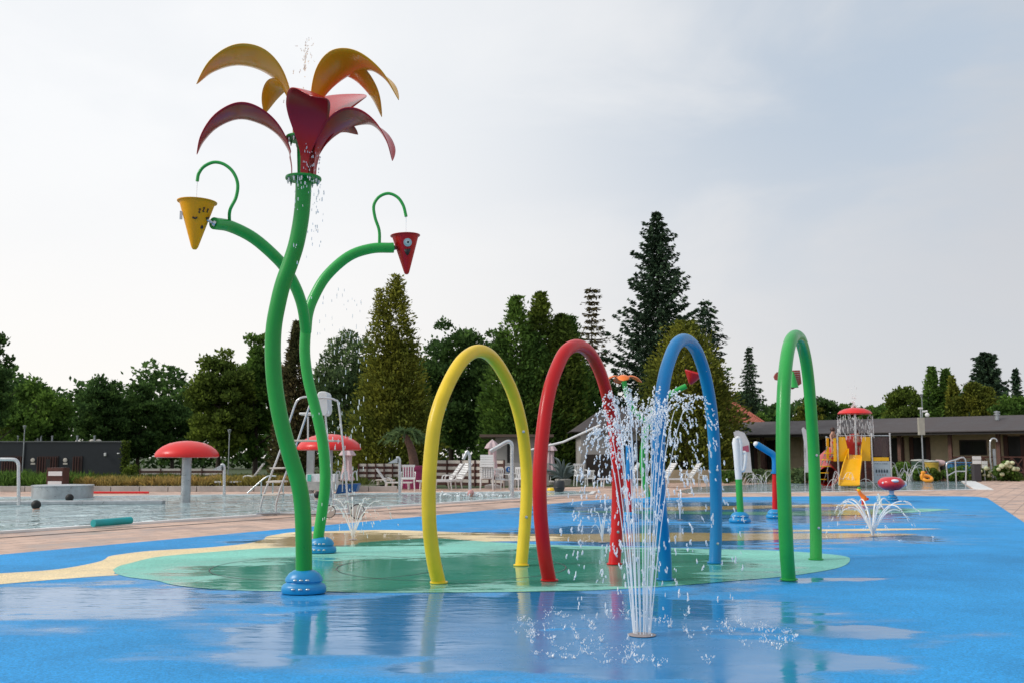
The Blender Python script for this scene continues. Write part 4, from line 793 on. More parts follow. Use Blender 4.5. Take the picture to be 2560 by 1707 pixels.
# lifeguard chair
lc = gp(765, 1285); t = thing('lifeguard_chair', lc, 'tall steel lifeguard chair on wheels behind the green stems', 'lifeguard chair')
for Yc, P in ((21.7, [(651.6, 1287), (653, 1258), (675, 1193), (700, 1127), (724, 1052), (738, 1010), (748, 996), (765, 991), (790, 991.5), (804, 997), (811, 1016), (822, 1130), (837, 1284)]),
              (21.0, [(690, 1287), (692, 1250), (717, 1176), (746, 1096), (773, 1016), (783, 999), (800, 994), (825, 995), (839, 1000), (846.6, 1013), (858, 1120), (873, 1290)])):
    MB().tube(catmull([at(x, y, Yc) for x, y in P], 4), .022, 12).build('side_frame', STEEL, t)
a = at(790, 1101, 21.35); MB().box(a, (.92, .8, .035)).build('foot_platform', PLASC, t, bevel=.008)
for x, y in ((702, 1169), (693, 1203), (684, 1235)): MB().box(at(x, y, 21.35), (.30, .75, .03)).build('step', PLASC, t, bevel=.006)
a = at(768, 1034, 21.35); MB().box(a + Vector((.12, 0, 0)), (.5, .45, .05)).build('seat', PLASW, t, bevel=.02)
bk = [at(x, y, 21.1) for x, y in [(793, 985), (796, 979), (804, 977), (815, 978), (819, 984), (820, 1000), (821.5, 1022), (819, 1032), (813, 1038), (804, 1037), (798, 1020), (793, 998)]]
MB().slab(bk, (0, .45, 0)).build('backrest', PLASW, t, bevel=.02)
MB().bar(at(770, 1040, 21.35), at(770, 1100, 21.35), .02).build('seat_post', STEEL, t)
for p, r in ((gp(893, 1297), .085), (gp(822, 1297), .075)):
    wh = MB().lathe([(r * 1.7, -.03), (r * 1.75, 0), (r * 1.7, .03)], p + Vector((0, 0, .15)), 28, axis=(.35, -1, 0)).build('wheel', BLACK, t)
    MB().lathe([(r * 1.5, 0), (r * 1.5, .04), (r * .3, .06), (.001, .06)], p + Vector((0, 0, .15)), 26, axis=(.35, -1, 0)).build('hub', PLASC, wh)
MB().bar(gp(640, 1290) + Vector((0, 0, .05)), gp(700, 1288) + Vector((0, 0, .05)), .025).bar(gp(700, 1288) + Vector((0, 0, .05)), gp(893, 1290) + Vector((0, 0, .05)), .025).build('base_bar', DSTEEL, t)
# foam noodle
a, b = gp(232, 1322), gp(326, 1314); a.z = b.z = .10
tag(MB().tube([a, a.lerp(b, .5), b], .062, 22).build('pool_noodle', TEAL, origin=a.lerp(b, .5) - Vector((0, 0, .06))), 'thick teal foam float lying on the pool edge', 'foam float')
# steps rail and lift on far pool edge
def lrail(P, r=.022): return MB().tube(catmull(P, 5), r, 10)
t = thing('pool_steps', gp(640, 1237), 'white railed entry steps on the far pool edge behind the lifeguard chair ladder', 'pool steps')
for dy in (0, .7):
    lrail([at(x, y, 30 + dy) for x, y in [(618, 1232), (640, 1212), (668, 1190), (690, 1189)]]).build('rail', STEEL, t)
for px in (653, 682, 708): MB().bar(at(px, 1202, 30.4), gp(px, 1238), .02).build('post', STEEL, t)
MB().box(at(692, 1202, 30.6), (.4, .8, .04)).build('platform', PLASC, t)
t = thing('pool_lift', gp(865, 1234), 'blue plastic tub seat with bent white rails on the far pool edge', 'pool lift')
MB().slab([at(x, y, 31) for x, y in [(846, 1210), (895, 1208), (888, 1229), (838, 1234)]], (0, .7, 0)).build('tub', NAVY, t, bevel=.03)
for x0 in (838, 856, 880): lrail([at(x, y, 31) for x, y in [(x0, 1228), (x0 + 1, 1190), (x0 + 5, 1178), (x0 + 11, 1179), (x0 + 13, 1200)]]).build('rail', STEEL, t)
t = thing('low_counter', gp(798, 1226), 'low white bench box with a teal stripe below the grey pillar', 'bench box')
quadpl(MB(), 765, 840, 1184, 1203, 33, .5).build('top', WHITE, t, smooth=False); quadpl(MB(), 764, 846, 1203, 1224, 32.8, .6).build('base', CONC, t, smooth=False); quadpl(MB(), 768, 778, 1185, 1202, 32.97, .02).build('stripe', M('teal_print', (.1, .55, .42), .5), t, smooth=False)

a, b = at(200, 1228, 31.5), at(372, 1227, 31.5); a.z = b.z = .1
tag(MB().tube([a, a.lerp(b, .5), b], .035, 10).build('lane_float', CAPRED, origin=a), 'thin red float line on the far pool edge right of the grey drum', 'float line')
# white loungers and chairs
def lounger(name='sun_lounger'):
    t = thing(name, (0, 0, 0), 'x', 'sun lounger', 'white plastic sun loungers')
    m = MB()
    for i in range(9): m.box((-.95 + i * .135, 0, .34), (.10, .58, .025))
    for s in (-.29, .29): m.box((-.42, s, .33), (1.2, .04, .06))
    m.build('seat', PLASW, t, smooth=False)
    m = MB(); R = Matrix.Rotation(-.95, 3, 'Y')
    for i in range(7): m.box(Vector((.20, 0, .36)) + R @ Vector((.06 + i * .105, 0, 0)), (.08, .56, .02), rot=R)
    for s in (-.28, .28): m.box(Vector((.20, s, .36)) + R @ Vector((.36, 0, 0)), (.78, .035, .04), rot=R)
    m.build('backrest', PLASW, t, smooth=False)
    for x in (-.85, .15):
        for s in (-.26, .26): MB().tube([(x, s, .33), (x + (.06 if x > 0 else -.03), s, 0)], [.035, .022], 8).build('leg', PLASW, t)
    for s in (-.3, .3): MB().tube(catmull([(-.05, s, .34), (-.03, s, .5), (.12, s, .54), (.28, s, .5)], 4), .018, 8).build('armrest', PLASW, t)
    return t
def pchair():
    t = thing('plastic_chair', (0, 0, 0), 'x', 'chair', 'white plastic chairs')
    MB().box((0, 0, .42), (.5, .46, .04)).build('seat', PLASW, t, bevel=.015)
    m = MB(); R = Matrix.Rotation(.18, 3, 'X')
    for i in range(5): m.box(Vector((-.18 + i * .09, .22, .66)), (.045, .02, .42), rot=R)
    m.box(Vector((0, .26, .88)), (.48, .03, .08), rot=R); m.box(Vector((0, .19, .46)), (.46, .03, .05)); m.build('backrest', PLASW, t, smooth=False)
    for x in (-.21, .21):
        for y in (-.2, .2): MB().tube([(x, y, .42), (x * 1.12, y * 1.15, 0)], [.03, .02], 8).build('leg', PLASW, t)
        MB().tube(catmull([(x * 1.15, -.2, .42), (x * 1.2, -.2, .62), (x * 1.2, 0, .66), (x * 1.1, .22, .66)], 4), .02, 8).build('armrest', PLASW, t)
    return t
first = {}
def place(kind, px, py, rz, label, sc=1.0):
    g = gp(px, py)
    if kind not in first:
        o = lounger() if kind == 'L' else pchair(); first[kind] = o
        o.location = g; o.rotation_euler = (0, 0, rz); o.scale = (sc,) * 3; o['label'] = label; return o
    return dup(first[kind], g, rz, label, sc)
place('L', 612, 1226, .15, 'white sun lounger with raised back left of the green stem')
place('L', 1112, 1224, .25, 'white sun lounger with raised back just right of the yellow arch leg')
place('L', 1135, 1221, .5, 'second white sun lounger from the yellow arch, overlapping the first')
place('L', 975, 1223, PI, 'white sun lounger end by the cascade spout before the booth', .8)
place('L', 1650, 1217, .25, 'white sun lounger behind the blue arch leg'); place('L', 1712, 1217, .1, 'white sun lounger inside the blue arch, fully in view')
place('L', 1560, 1217, .1, 'white sun lounger half hidden by the red arch leg and falling water')
place('P', 1020, 1226, .1, 'white slat-backed plastic chair in front of the magenta booth')
for k in range(5):
    o = place('P', 1217, 1223.5 + .0, PI, f'white plastic chair, {["bottom", "second from the bottom", "middle", "second from the top", "top"][k]} one of the stack by the pink parasol'); o.location.z = k * .09; o.location.y += k * .01
place('P', 1256, 1223, .6, 'white plastic chair right of the stack of chairs', .85); place('P', 1292, 1223, -.6, 'white plastic chair behind the yellow arch right leg', .9)
place('P', 1452, 1214, .2, 'white plastic chair left of the red arch right leg'); place('P', 1475, 1213, -.3, 'white plastic stool-like chair beside the brown doorway', .7); place('P', 1758, 1216, 1.2, 'white plastic chair right of the blue arch lounger', .7)
tb = thing('side_table', gp(962, 1222), 'small white plastic table left of the cascade spout', 'table'); p = gp(962, 1222)
MB().box(p + Vector((0, .2, .34)), (.7, .5, .04)).build('tabletop', PLASC, tb, bevel=.01)
for sx in (-.28, .28):
    for sy in (0.02, .38): MB().tube([p + Vector((sx, sy, .33)), p + Vector((sx, sy, 0))], .025, 8).build('leg', PLASC, tb)
# parasols
def parasol(px, top, Y, lab, h=None, mat=PINK):
    p = at(px, top, Y); t = thing('closed_parasol', (p.x, Y, 0), lab, 'parasol', 'closed parasols by the pool'); H = p.z
    MB().bar((p.x, Y, 0), (p.x, Y, H + .03), .02).build('pole', PLASW, t)
    MB().lathe([(.3, -.12), (.3, .0), (.05, .06)], (p.x, Y, .12), 20).build('base', CONC, t)
    m = MB(); seg = 24; prof = [(.03, 0), (.17, -.16), (.25, -.34), (.13, -.38), (.12, -.7), (.17, -1.25), (.22, -1.45), (.18, -1.5)]; vs = []
    for r, z in prof: vs += [(p.x + r * (1 + .22 * math.cos(k * 2 * PI / 4)) * math.cos(2 * PI * k / seg), Y + r * (1 + .22 * math.cos(k * 2 * PI / 4)) * math.sin(2 * PI * k / seg), H + z * min(1, H / 2.0)) for k in range(seg)]
    m.add(vs, [(i * seg + k, i * seg + (k + 1) % seg, (i + 1) * seg + (k + 1) % seg, (i + 1) * seg + k) for i in range(len(prof) - 1) for k in range(seg)]); m.build('canopy', mat, t, solid=.01); return t
parasol(1231, 1099, 38.8, 'closed pink parasol behind the stack of white chairs'); parasol(869, 1118, 35, 'closed pinkish parasol below the red mushroom right of the lifeguard chair'); parasol(1376, 1108, 44, 'closed pale parasol just right of the red arch left leg')
# bins, agave, barrier pole
g = gp(1398, 1228); t = thing('barrel_bin', g, 'dark round bin beside the agave seen through the red arch', 'bin'); MB().lathe([(.15, 0), (.19, .1), (.2, .3), (.17, .38), (.001, .39)], g, 24).build('barrel', DGREY, t)
MB().lathe([(.195, .12), (.205, .14), (.195, .16)], g, 24).build('hoop', BLACK, t)
g2 = gp(1378, 1226); tag(MB().lathe([(.13, 0), (.15, .03), (.12, .1), (.001, .12)], g2, 20).build('yellow_float', YEL, origin=g2), 'small yellow float lying left of the dark round bin', 'float')
ag = gp(1408, 1212); t = thing('agave', ag, 'grey-green spiky agave seen through the red arch', 'plant'); m = MB()
for i in range(26):
    a = RNG.uniform(0, 2 * PI); L = RNG.uniform(.7, 1.5); e_ = RNG.uniform(.1, 1.3); P = [ag + Vector((0, 0, .25)), ag + Vector((math.cos(a) * L * .5 * math.cos(e_), math.sin(a) * L * .5 * math.cos(e_), .3 + L * .55 * math.sin(e_))), ag + Vector((math.cos(a) * L * math.cos(e_), math.sin(a) * L * math.cos(e_), .2 + L * .8 * math.sin(e_)))]
    m.tube(catmull(P, 4), [.02, .05, .06, .055, .05, .04, .03, .018, .003], 6)
m.build('leaves', M('agave_leaf', (.13, .17, .17), .5), t)
MB().lathe([(.3, 0), (.35, .25), (.33, .27), (.001, .27)], ag, 20).build('pot', CONC, t)
t = thing('boom_pole', gp(1372, 1213), 'long white sloping pole seen through the red arch', 'pole')
a, b, c_ = at(1318, 1126, 43), at(1408, 1104, 43), at(1500, 1062, 43); MB().tube([a, b, c_], .05, 10).build('boom', WHITE, t); MB().bar((at(1345, 1100, 43).x, 43, 0), at(1345, 1119, 43), .05).build('post', WHITE, t)

# ------------------------------------------------------------------ swimmers and people
def person(root_loc, rot, J, E, label, clothes=None, hair=HAIR, name='person'):
    """J: dict joint -> (x,y,z,r); E: edges. One skinned body"""
    t = thing(name, root_loc, label, 'person'); names = list(J); R = Matrix.Rotation(rot, 3, 'Z')
    me = bpy.data.meshes.new('body'); vs = [tuple(Vector(root_loc) + R @ Vector(J[k][:3])) for k in names]
    me.from_pydata(vs, [(names.index(a), names.index(b)) for a, b in E], []); ob = bpy.data.objects.new('body', me); COL.objects.link(ob)
    ob.modifiers.new('skin', 'SKIN'); sv = me.skin_vertices[0].data
    for i, k in enumerate(names): sv[i].radius = (J[k][3], J[k][3] * (J[k][4] if len(J[k]) > 4 else 1))
    sv[0].use_root = True
    md = ob.modifiers.new('sub', 'SUBSURF'); md.levels = 2; md.render_levels = 2; me.materials.append(SKIN); ob.parent = t; ob.matrix_parent_inverse = Matrix.Translation(-t.location)
    # bake the skin so that the body is a plain mesh
    dg = bpy.context.evaluated_depsgraph_get(); me2 = bpy.data.meshes.new_from_object(ob.evaluated_get(dg)); ob.modifiers.clear(); ob.data = me2
    if not me2.materials: me2.materials.append(SKIN)
    me2.polygons.foreach_set('use_smooth', [True] * len(me2.polygons))
    hd = Vector(root_loc) + R @ Vector(J['head'][:3]); hr_ = J['head'][3]
    MB().ball(hd + R @ Vector((0, .02, .025)), hr_ * 1.12, 1, 1.05, 1.02).build('hair', hair, t)
    f = MB()
    for s in (-1, 1): f.ball(hd + R @ Vector((s * hr_ * .38, -hr_ * 1.0, 0)), .012)
    f.build('eyes', BLACK, t); MB().ball(hd + R @ Vector((0, -hr_ * 1.12, -.02)), .016, .8, 1, 1.4).build('nose', SKIN, t)
    for nm, a, b, r0, r1, mt in (clothes or []):
        A, B = Vector(root_loc) + R @ Vector(a), Vector(root_loc) + R @ Vector(b); MB().tube([A, A.lerp(B, .3), A.lerp(B, .7), B], [r0 * .9, r0, r1, r1 * .9], 18).build(nm, mt, t)
    return t
SWJ = {'chest': (0, .05, -.28, .14, .8), 'neck': (0, .02, -.10, .055), 'head': (0, 0, .09, .095), 'sL': (-.18, .03, -.16, .06), 'eL': (-.3, -.15, -.22, .045), 'sR': (.18, .03, -.16, .06), 'eR': (.3, -.15, -.22, .045)}
SWE = [('chest', 'neck'), ('neck', 'head'), ('neck', 'sL'), ('sL', 'eL'), ('neck', 'sR'), ('sR', 'eR')]
for px, py, lab, rot in ((91, 1273, 'dark-haired swimmer nearest at the left, head above the water', PI * .9), (174, 1254, 'tiny dark-haired swimmer before the grey drum', PI), (795, 1246, 'dark-haired swimmer between the two green stems', PI * .8), (1177, 1241, 'swimmer with pinkish head by the bent water cannon', .3)):
    g = gp(px, py); person(g, rot, SWJ, SWE, lab, hair=HAIR if px != 1177 else M('pink_cap', (.6, .3, .28), .5))
s_ = MB(); g = gp(1177, 1241)
for i in range(140): drop(s_, g + Vector((RNG.normal(0, .7), RNG.normal(.1, .15), .02 + abs(RNG.normal(0, .05)))), RNG.uniform(.01, .03), (RNG.normal(), RNG.normal(), .3), 1.5)
tag(s_.build('swimmer_splash', DROP, origin=g), 'white splashes round the swimmer with the pinkish head', 'splash', kind='stuff')

# ------------------------------------------------------------------ middle splash toys
# far water plant with orange petals
g = gp(1625, 1258); Yp = g.y
t = thing('far_water_plant', g, 'far green water plant with orange petals seen between the red and the blue arch', 'water plant')
foot(t, g + Vector((0, 0, .012)), .2, .17)
P = lambda L, Y=Yp: catmull([at(x, y, Y) for x, y in L], 5)
MB().tube(P([(1623, 1245), (1612, 1205), (1606, 1160), (1609, 1110), (1618, 1070), (1628, 1048)]), .075, 18).build('stem', LGREEN, t)
MB().tube(P([(1626, 1058), (1600, 1042), (1580, 1015), (1567, 985), (1560, 952)]), .07, 18).build('branch', LGREEN, t)
MB().tube(P([(1626, 1058), (1633, 1030), (1650, 1005), (1680, 982), (1715, 964)]), .07, 18).build('branch', LGREEN, t)
top = at(1558, 945, Yp)
for a in (10, 100, 175, 265): petal(t, top, math.radians(a), [(.02, 0), (.1, .05), (.22, .08), (.36, .04), (.46, -.04), (.52, -.10)], .16, ORANGE, .05)
q = at(1735, 942, Yp); bk_ = MB().lathe([(.001, -.33), (.05, -.31), (.24, -.02), (.25, .0), (.22, .02), (.04, -.25), (.001, -.26)], q + Vector((0, 0, .12)), 26, axis=(.3, -.2, 1)).build('bucket', CRED, t); tag(bk_, 'dark red bucket')
# red and blue post (behind red arch)
def post_toy(px, base, lab, cols, width=.1, head=None):
    g = gp(px, base); t = thing('spray_post', g, lab, 'spray post', 'spray posts on the splash pad'); foot(t, g + Vector((0, 0, .012)), .18, .17)
    for y0, y1, mt, r, nm in cols: MB().tube([at(px + d0, yy, g.y) for yy, d0 in ((y0, 0), ((y0 + y1) / 2, 0), (y1, 0))], r, 20).build(nm, mt, t)
    return t, g
t, g = post_toy(1573, 1303, 'slim red and blue spray post behind the red arch right leg', [(1290, 1193, RED, .058, 'stem'), (1193, 1112, BLUE, .066, 'upper_stem')])
MB().lathe([(.085, -.02), (.085, .02)], at(1571, 1193, g.y), 20).build('collar', BLUE, t); MB().bar(at(1554, 1155, g.y), at(1580, 1156, g.y), .018).build('handle', BLACK, t)
t, g = post_toy(1938, 1295, 'red spray post with a slanting blue nozzle left of the green arch', [(1283, 1181, RED, .058, 'stem')])
MB().tube(catmull([at(x, y, g.y) for x, y in [(1938, 1181), (1938, 1150), (1933, 1136), (1918, 1126), (1892, 1110)]], 6), .066, 20).build('nozzle', BLUE, t)
MB().lathe([(.085, -.02), (.085, .02)], at(1938, 1180, g.y), 20).build('collar', BLUE, t); MB().ball(at(1890, 1109, g.y), .055).build('cap', WHITE, t)
# white and green daisy post
g = gp(1850, 1306); Yg = g.y; t = thing('spoon_post', g, 'white-topped green spray post with a rounded loop head left of the blue nozzle post', 'spray post'); foot(t, g + Vector((0, 0, .012)), .205, .19)
MB().tube([at(1852, 1290, Yg), at(1849, 1245, Yg), at(1847, 1197, Yg)], .062, 22).build('stem', LGREEN, t)
MB().tube([at(1847, 1197, Yg), at(1845, 1175, Yg), at(1842, 1130, Yg), at(1839, 1105, Yg), at(1839, 1094, Yg)], [.062, .062, .066, .066, .045], 22).build('upper_stem', WHITE, t)
MB().tube(catmull([at(x, y, Yg - .02) for x, y in [(1840, 1096), (1846, 1094), (1851, 1104), (1852, 1140), (1853, 1172), (1859, 1172), (1863, 1150), (1863, 1132), (1857, 1130)]], 6), [.034] * 49, 16).build('loop', WHITE, t)
# beach flags
def flag(px0, px1, top, base, lab, pinkp=True):
    Y = 40; A = [(px0, top + 4), (px0 + (px1 - px0) * .25, top), (px0 + (px1 - px0) * .6, top + 6), (px0 + (px1 - px0) * .85, top + 30), (px1, base), (px0 + 8, base), (px0 + 10, (top + base) / 2)]
    p = at(px0 + 8, base, Y); t = thing('beach_flag', (p.x, Y, 0), lab, 'flag', 'white beach flags')
    MB().slab([at(x, y, Y) for x, y in A], (0, .015, 0)).build('banner', M('flag_cloth', (.62, .60, .62), .8), t, smooth=False); MB().bar((p.x, Y + .03, 0), at(px0 + 6, top, Y + .03), .02).build('pole', STEEL, t)
    if pinkp: MB().slab([at(x, y, Y - .02) for x, y in [(1853, 1116), (1871, 1112), (1873, 1128), (1854, 1129)]], (0, .012, 0)).build('emblem', M('flag_pink', (.45, .10, .17), .8), t, smooth=False)
flag(1834, 1880, 1075, 1180, 'white beach flag with a pink patch behind the loop-headed spray post'); flag(2004, 2022, 1067, 1180, 'plain white beach flag showing inside the green arch', False)
# striped leaf toy behind the green arch
q = at(1962, 955, 25.5); t = thing('striped_leaf_toy', gp(1965, 1259), 'red striped canopy on a green pole hidden behind the green arch', 'water toy')
gq = gp(1966, 1259); SR = M('canopy_red', (.33, .06, .045), .5)
MB().tube(catmull([gq, at(1966, 1150, gq.y), at(1968, 1050, gq.y), at(1970, 975, gq.y)], 5), .06, 16).build('pole', LGREEN, t)
cpt = MB().slab([at(x, y, gq.y) for x, y in [(1936, 940), (1940, 932), (1950, 926), (2000, 924.5), (2004, 958), (1983, 972), (1968, 962), (1948, 950), (1939, 948)]], (0, .1, 0)).build('canopy', SR, t, smooth=False)
m = MB()
for k in range(7): 
    y = 930 + k * 5.2; m.bar(at(1941 + k * 3, y, gq.y - .03), at(2001 - k * 1.0, y, gq.y - .03), .008, 6)
m.build('stripes', M('stripe_grey', (.35, .3, .28), .5), cpt)
MB().lathe([(.14, 0), (.06, .3), (.02, .42)], at(1983, 968, gq.y - .1), 18).build('cone', LGREEN, t)
# toadstool seat
g = gp(2230, 1252); Y = g.y; t = thing('toadstool_seat', g, 'red toadstool seat with white spots on a blue foot at the right of the pad', 'toadstool')
foot(t, g + Vector((0, 0, .01)), .18, .17); MB().lathe([(.085, 0), (.06, .12), (.08, .3)], g + Vector((0, 0, .1)), 22).build('stem', M('pale_blue_plastic', (.45, .55, .7), .4), t)
zc = at(2229, 1208, Y).z; cp_ = g + Vector((0, 0, zc)); cap = MB().lathe([(.001, -.20), (.2, -.17), (.33, -.07), (.355, .0), (.34, .07), (.26, .15), (.14, .185), (.001, .19)], cp_, 40).build('cap', M('toadstool_red', (.62, .012, .02), .3, coat=.3), t)
for a, e_, r in ((-1.6, .50, .105), (-2.6, .15, .035), (-.1, .0, .08), (-.9, 1.0, .05)):
    dv = Vector((math.cos(a) * math.cos(e_) * .335, math.sin(a) * math.cos(e_) * .335, math.sin(e_) * .175)); MB().ball(cp_ + dv, r, 1, 1, .45 if e_ > .2 else 1).build('spot', WHITE, cap)
# little bird toy
g = gp(2157, 1261); t = thing('bird_toy', g, 'small orange and green bird-shaped spray toy before the slide', 'water toy')
MB().bar(g, g + Vector((0, 0, .12)), .03).build('post', SLR, t)
MB().tube(catmull([g + Vector((.06, 0, .10)), g + Vector((.02, 0, .20)), g + Vector((-.05, 0, .28)), g + Vector((-.08, 0, .36))], 4), [.045, .07, .075, .075, .07, .06, .055, .05, .05, .045, .045, .045, .03], 14).build('body', ORANGE, t)
MB().ball(g + Vector((-.09, 0, .37)), .05).build('head', SLY, t); MB().ball(g + Vector((-.08, 0, .42)), .045, 1.1, 1, .6).build('crest', LGREEN, t); MB().lathe([(.02, 0), (.001, .05)], g + Vector((-.13, 0, .37)), 10, axis=(-1, 0, -.1)).build('beak', SLR, t)
MB().ball(g + Vector((.10, 0, .15)), .05, 1.3, .8, .8).build('tail', RED, t)

# ------------------------------------------------------------------ toddler slide tower
Ys = 41.0; s0 = at(2137, 1212, Ys); t = thing('slide_tower', (s0.x, Ys + .6, 0), 'small play tower with a wide yellow slide standing in the toddler pool', 'slide')
def sp_(px, top_, Y, r=.035): 
    a = at(px, top_, Y); m = MB().tube([(a.x, Y, 0), (a.x, Y, a.z)], r, 14); m.lathe([(r * 1.35, 0), (r * 1.35, .03), (.001, .05)], a, 14); m.build('post', STEEL, t); return a
pL = sp_(2093, 1085, Ys); pR = sp_(2178, 1084, Ys); pF = sp_(2224, 1084, Ys); pB = sp_(2066, 1092, Ys + 1.6); pB2 = sp_(2160, 1093, Ys + 1.7)
MB().bar(at(2093, 1088, Ys), at(2178, 1087.5, Ys), .02).bar(at(2178, 1088, Ys), at(2224, 1088, Ys), .02).bar(at(2066, 1094, Ys + 1.6), at(2093, 1092, Ys), .02).build('top_rail', STEEL, t)
for pts in ([(2097, 1091), (2112, 1091), (2120, 1124), (2117, 1152), (2097, 1152)], [(2157, 1091), (2175.5, 1091), (2177, 1151), (2153, 1151), (2153, 1122)]):
    MB().slab([at(x, y, Ys) for x, y in pts], (0, .04, 0)).build('side_panel', SLY, t, smooth=False)
MB().slab([at(x, y, Ys + .8) for x, y in [(2066, 1094), (2072, 1094), (2073, 1146), (2067, 1146)]], (0, .04, 0)).build('side_panel', SLY, t, smooth=False)
MB().slab([at(x, y, Ys) for x, y in [(2084, 1095), (2090, 1094), (2092, 1152), (2085, 1152)]], (0, .04, 0)).build('side_panel', SLY, t, smooth=False)
MB().slab([at(x, y, Ys) for x, y in [(2183, 1091), (2221, 1091), (2222, 1140), (2184, 1140)]], (0, .02, 0)).build('clear_panel', M('smoky_panel', (.10, .06, .06), .1, alpha=.6), t, smooth=False)
quadpl(MB(), 2182, 2222, 1142, 1151, Ys, .05).build('cross_panel', SLY, t, smooth=False)
bd = quadpl(MB(), 2183, 2225, 1152, 1206, Ys, .04).build('info_board', M('board_blue_grey', (.42, .48, .53), .5), t, smooth=False)
m = MB(); 
for i in range(5):
    c_ = at(2191.5 + i * 6.6, 1177, Ys - .012); m.box(c_, (.055, .012, .10)); m.box(c_ + Vector((0, 0, .06)), (.02, .012, .05))
m.build('counter_icons', M('icon_ink', (.03, .05, .08), .5), bd, smooth=False)
m = MB()
for i in range(4): m.box(at(2194 + i * 6.6, 1186, Ys - .012), (.035, .012, .05))
m.build('icon_row', M('icon_pink', (.3, .15, .17), .5), bd, smooth=False)
m = MB()
for i, w_ in enumerate((.1, .07, .05, .03, .11, .06)): m.box(at(2189 + i * 5.6, 1157.5, Ys - .012), (w_ * .8, .012, .02))
m.build('heading', M('heading_ink', (.14, .17, .2), .5), bd, smooth=False)
# slide chute: swept trough
m = MB(); vs = []; prof = [(2120.5, 2151.5, 1137, Ys - .05), (2117, 2153, 1150, Ys - .35), (2110, 2150, 1170, Ys - .8), (2105, 2148, 1190, Ys - 1.2), (2101, 2147, 1203, Ys - 1.5), (2100, 2147, 1213, Ys - 1.9)]
rows = []
for i, (a, b, y, Y) in enumerate(prof):
    A, B = at(a, y, Y), at(b, y, Y); wl = .16 if i < 5 else .05; rows.append([A + Vector((-.03, 0, wl)), A + Vector((-.03, 0, 0.02)), A + Vector((.05, 0, 0)), B + Vector((-.05, 0, 0)), B + Vector((.03, 0, .02)), B + Vector((.03, 0, wl))])
for r_ in rows: vs += r_
m.add(vs, [(i * 6 + k, i * 6 + k + 1, (i + 1) * 6 + k + 1, (i + 1) * 6 + k) for i in range(len(rows) - 1) for k in range(5)]); m.build('chute', SLY, t, solid=.04)
for px in (2119.5, 2152.5): MB().slab([at(px, 1120, Ys), at(px, 1137, Ys), at(px, 1148, Ys - .35), at(px - 1, 1132, Ys - .3)], (.05, 0, 0)).build('hood_side', SLY, t, smooth=False)
pz = at(2137, 1138, Ys).z; MB().box(((pL.x + pR.x) / 2, Ys + .85, pz - .03), (pR.x - pL.x, 1.5, .05)).build('platform', STEEL, t, smooth=False)
quadpl(MB(), 2066, 2181, 1152, 1203, Ys + 1.75, .12).build('rock_wall', ROCK, t, smooth=False)
# red tube slide behind
rt = catmull([at(x, y, Y) for x, y, Y in [(2136, 1110, Ys + 1.9), (2128, 1116, Ys + 3.0), (2100, 1130, Ys + 3.6), (2072, 1150, Ys + 3.2), (2058, 1172, Ys + 2.2), (2070, 1190, Ys + 1.0)]], 6)
MB().tube(rt, .42, 26, cap=False).build('tube_slide', SLR, t, solid=.03)
MB().lathe([(.44, -.03), (.47, 0), (.47, .05), (.44, .06)], rt[0] + Vector((0, -.05, 0)), 30, axis=(0, -1, 0)).build('tube_mouth', SLR, t)
for dy, x0 in ((0, 2092), (.0, 2074)):
    a, b = at(x0 - 6, 1115, Ys + .2), gp(x0 - 36, 1213); MB().tube([a, b], .022, 10).build('ladder_rail', STEEL, t)
for k in range(5):
    u = (k + .6) / 5.6; a = at(2077, 1122, Ys + .2).lerp(gp(2047, 1213), u); MB().box(a, (.42, .22, .04)).build('ladder_step', SLY, t, bevel=.01)
# shower mushroom on a pole
q = at(2137, 1034, Ys + .3); r = 42 * Ys / F; hh = at(2137, 1018, Ys).z - at(2137, 1034, Ys).z
t = thing('shower_mushroom', (q.x, Ys + .3, 0), 'red umbrella-shaped shower on a steel pole above the slide, water curtain falling', 'shower mushroom')
MB().lathe([(r * .96, 0), (r, .02), (r * .88, hh * .45), (r * .6, hh * .8), (r * .25, hh * .98), (.001, hh)], q, 44).build('canopy', CAPRED, t)
MB().bar((q.x, q.y, .9), q + Vector((0, 0, .05)), .045, 16).build('pole', STEEL, t)
d = MB()
for i in range(210):
    a = RNG.uniform(0, 2 * PI); u = RNG.uniform(0, 1); z = q.z - u * 1.0; d.tube([(q.x + math.cos(a) * r * (1 + .05 * u), q.y + math.sin(a) * r, z), (q.x + math.cos(a) * r * (1 + .05 * u) + .01, q.y + math.sin(a) * r, z - RNG.uniform(.08, .25))], .0065, 5)
for i in range(60): drop(d, q + Vector((RNG.normal(-.05, .07), RNG.normal(0, .05), hh + abs(RNG.normal(0, .45)))), RNG.uniform(.01, .02), (0, 0, 1), 2.5)
tag(d.build('water_curtain', DROP, t), kind='stuff')
# fans of fine water in the toddler pool
for px, py, lab, sgn in ((2262, 1203, 'fan of fine water arcs right of the info board', 1), (1900, 1210, 'fine water arcs in the toddler pool behind the blue nozzle post', 1), (2120, 1218, 'thin water arcs crossing before the yellow slide', -1)):
    g = gp(px, py); s_, d = MB(), MB(); g.z = .012
    for k in range(13):
        vx = RNG.uniform(-1.6, 1.6) if px != 2262 else RNG.uniform(-1.0, 1.8); jet(s_, d, g + Vector((RNG.uniform(-.3, .3), 0, 0)), (vx, RNG.uniform(-.2, .2), RNG.uniform(2.9, 4.4) if px == 2262 else RNG.uniform(2.2, 3.6)), .009, .7, .01, .5, .012, .02)
    t = thing('spray_fan', g, lab, 'water spray'); tag(s_.build('water_stream', DROP, t), kind='stuff'); tag(d.build('water_drops', DROP, t), kind='stuff') if d.v else None
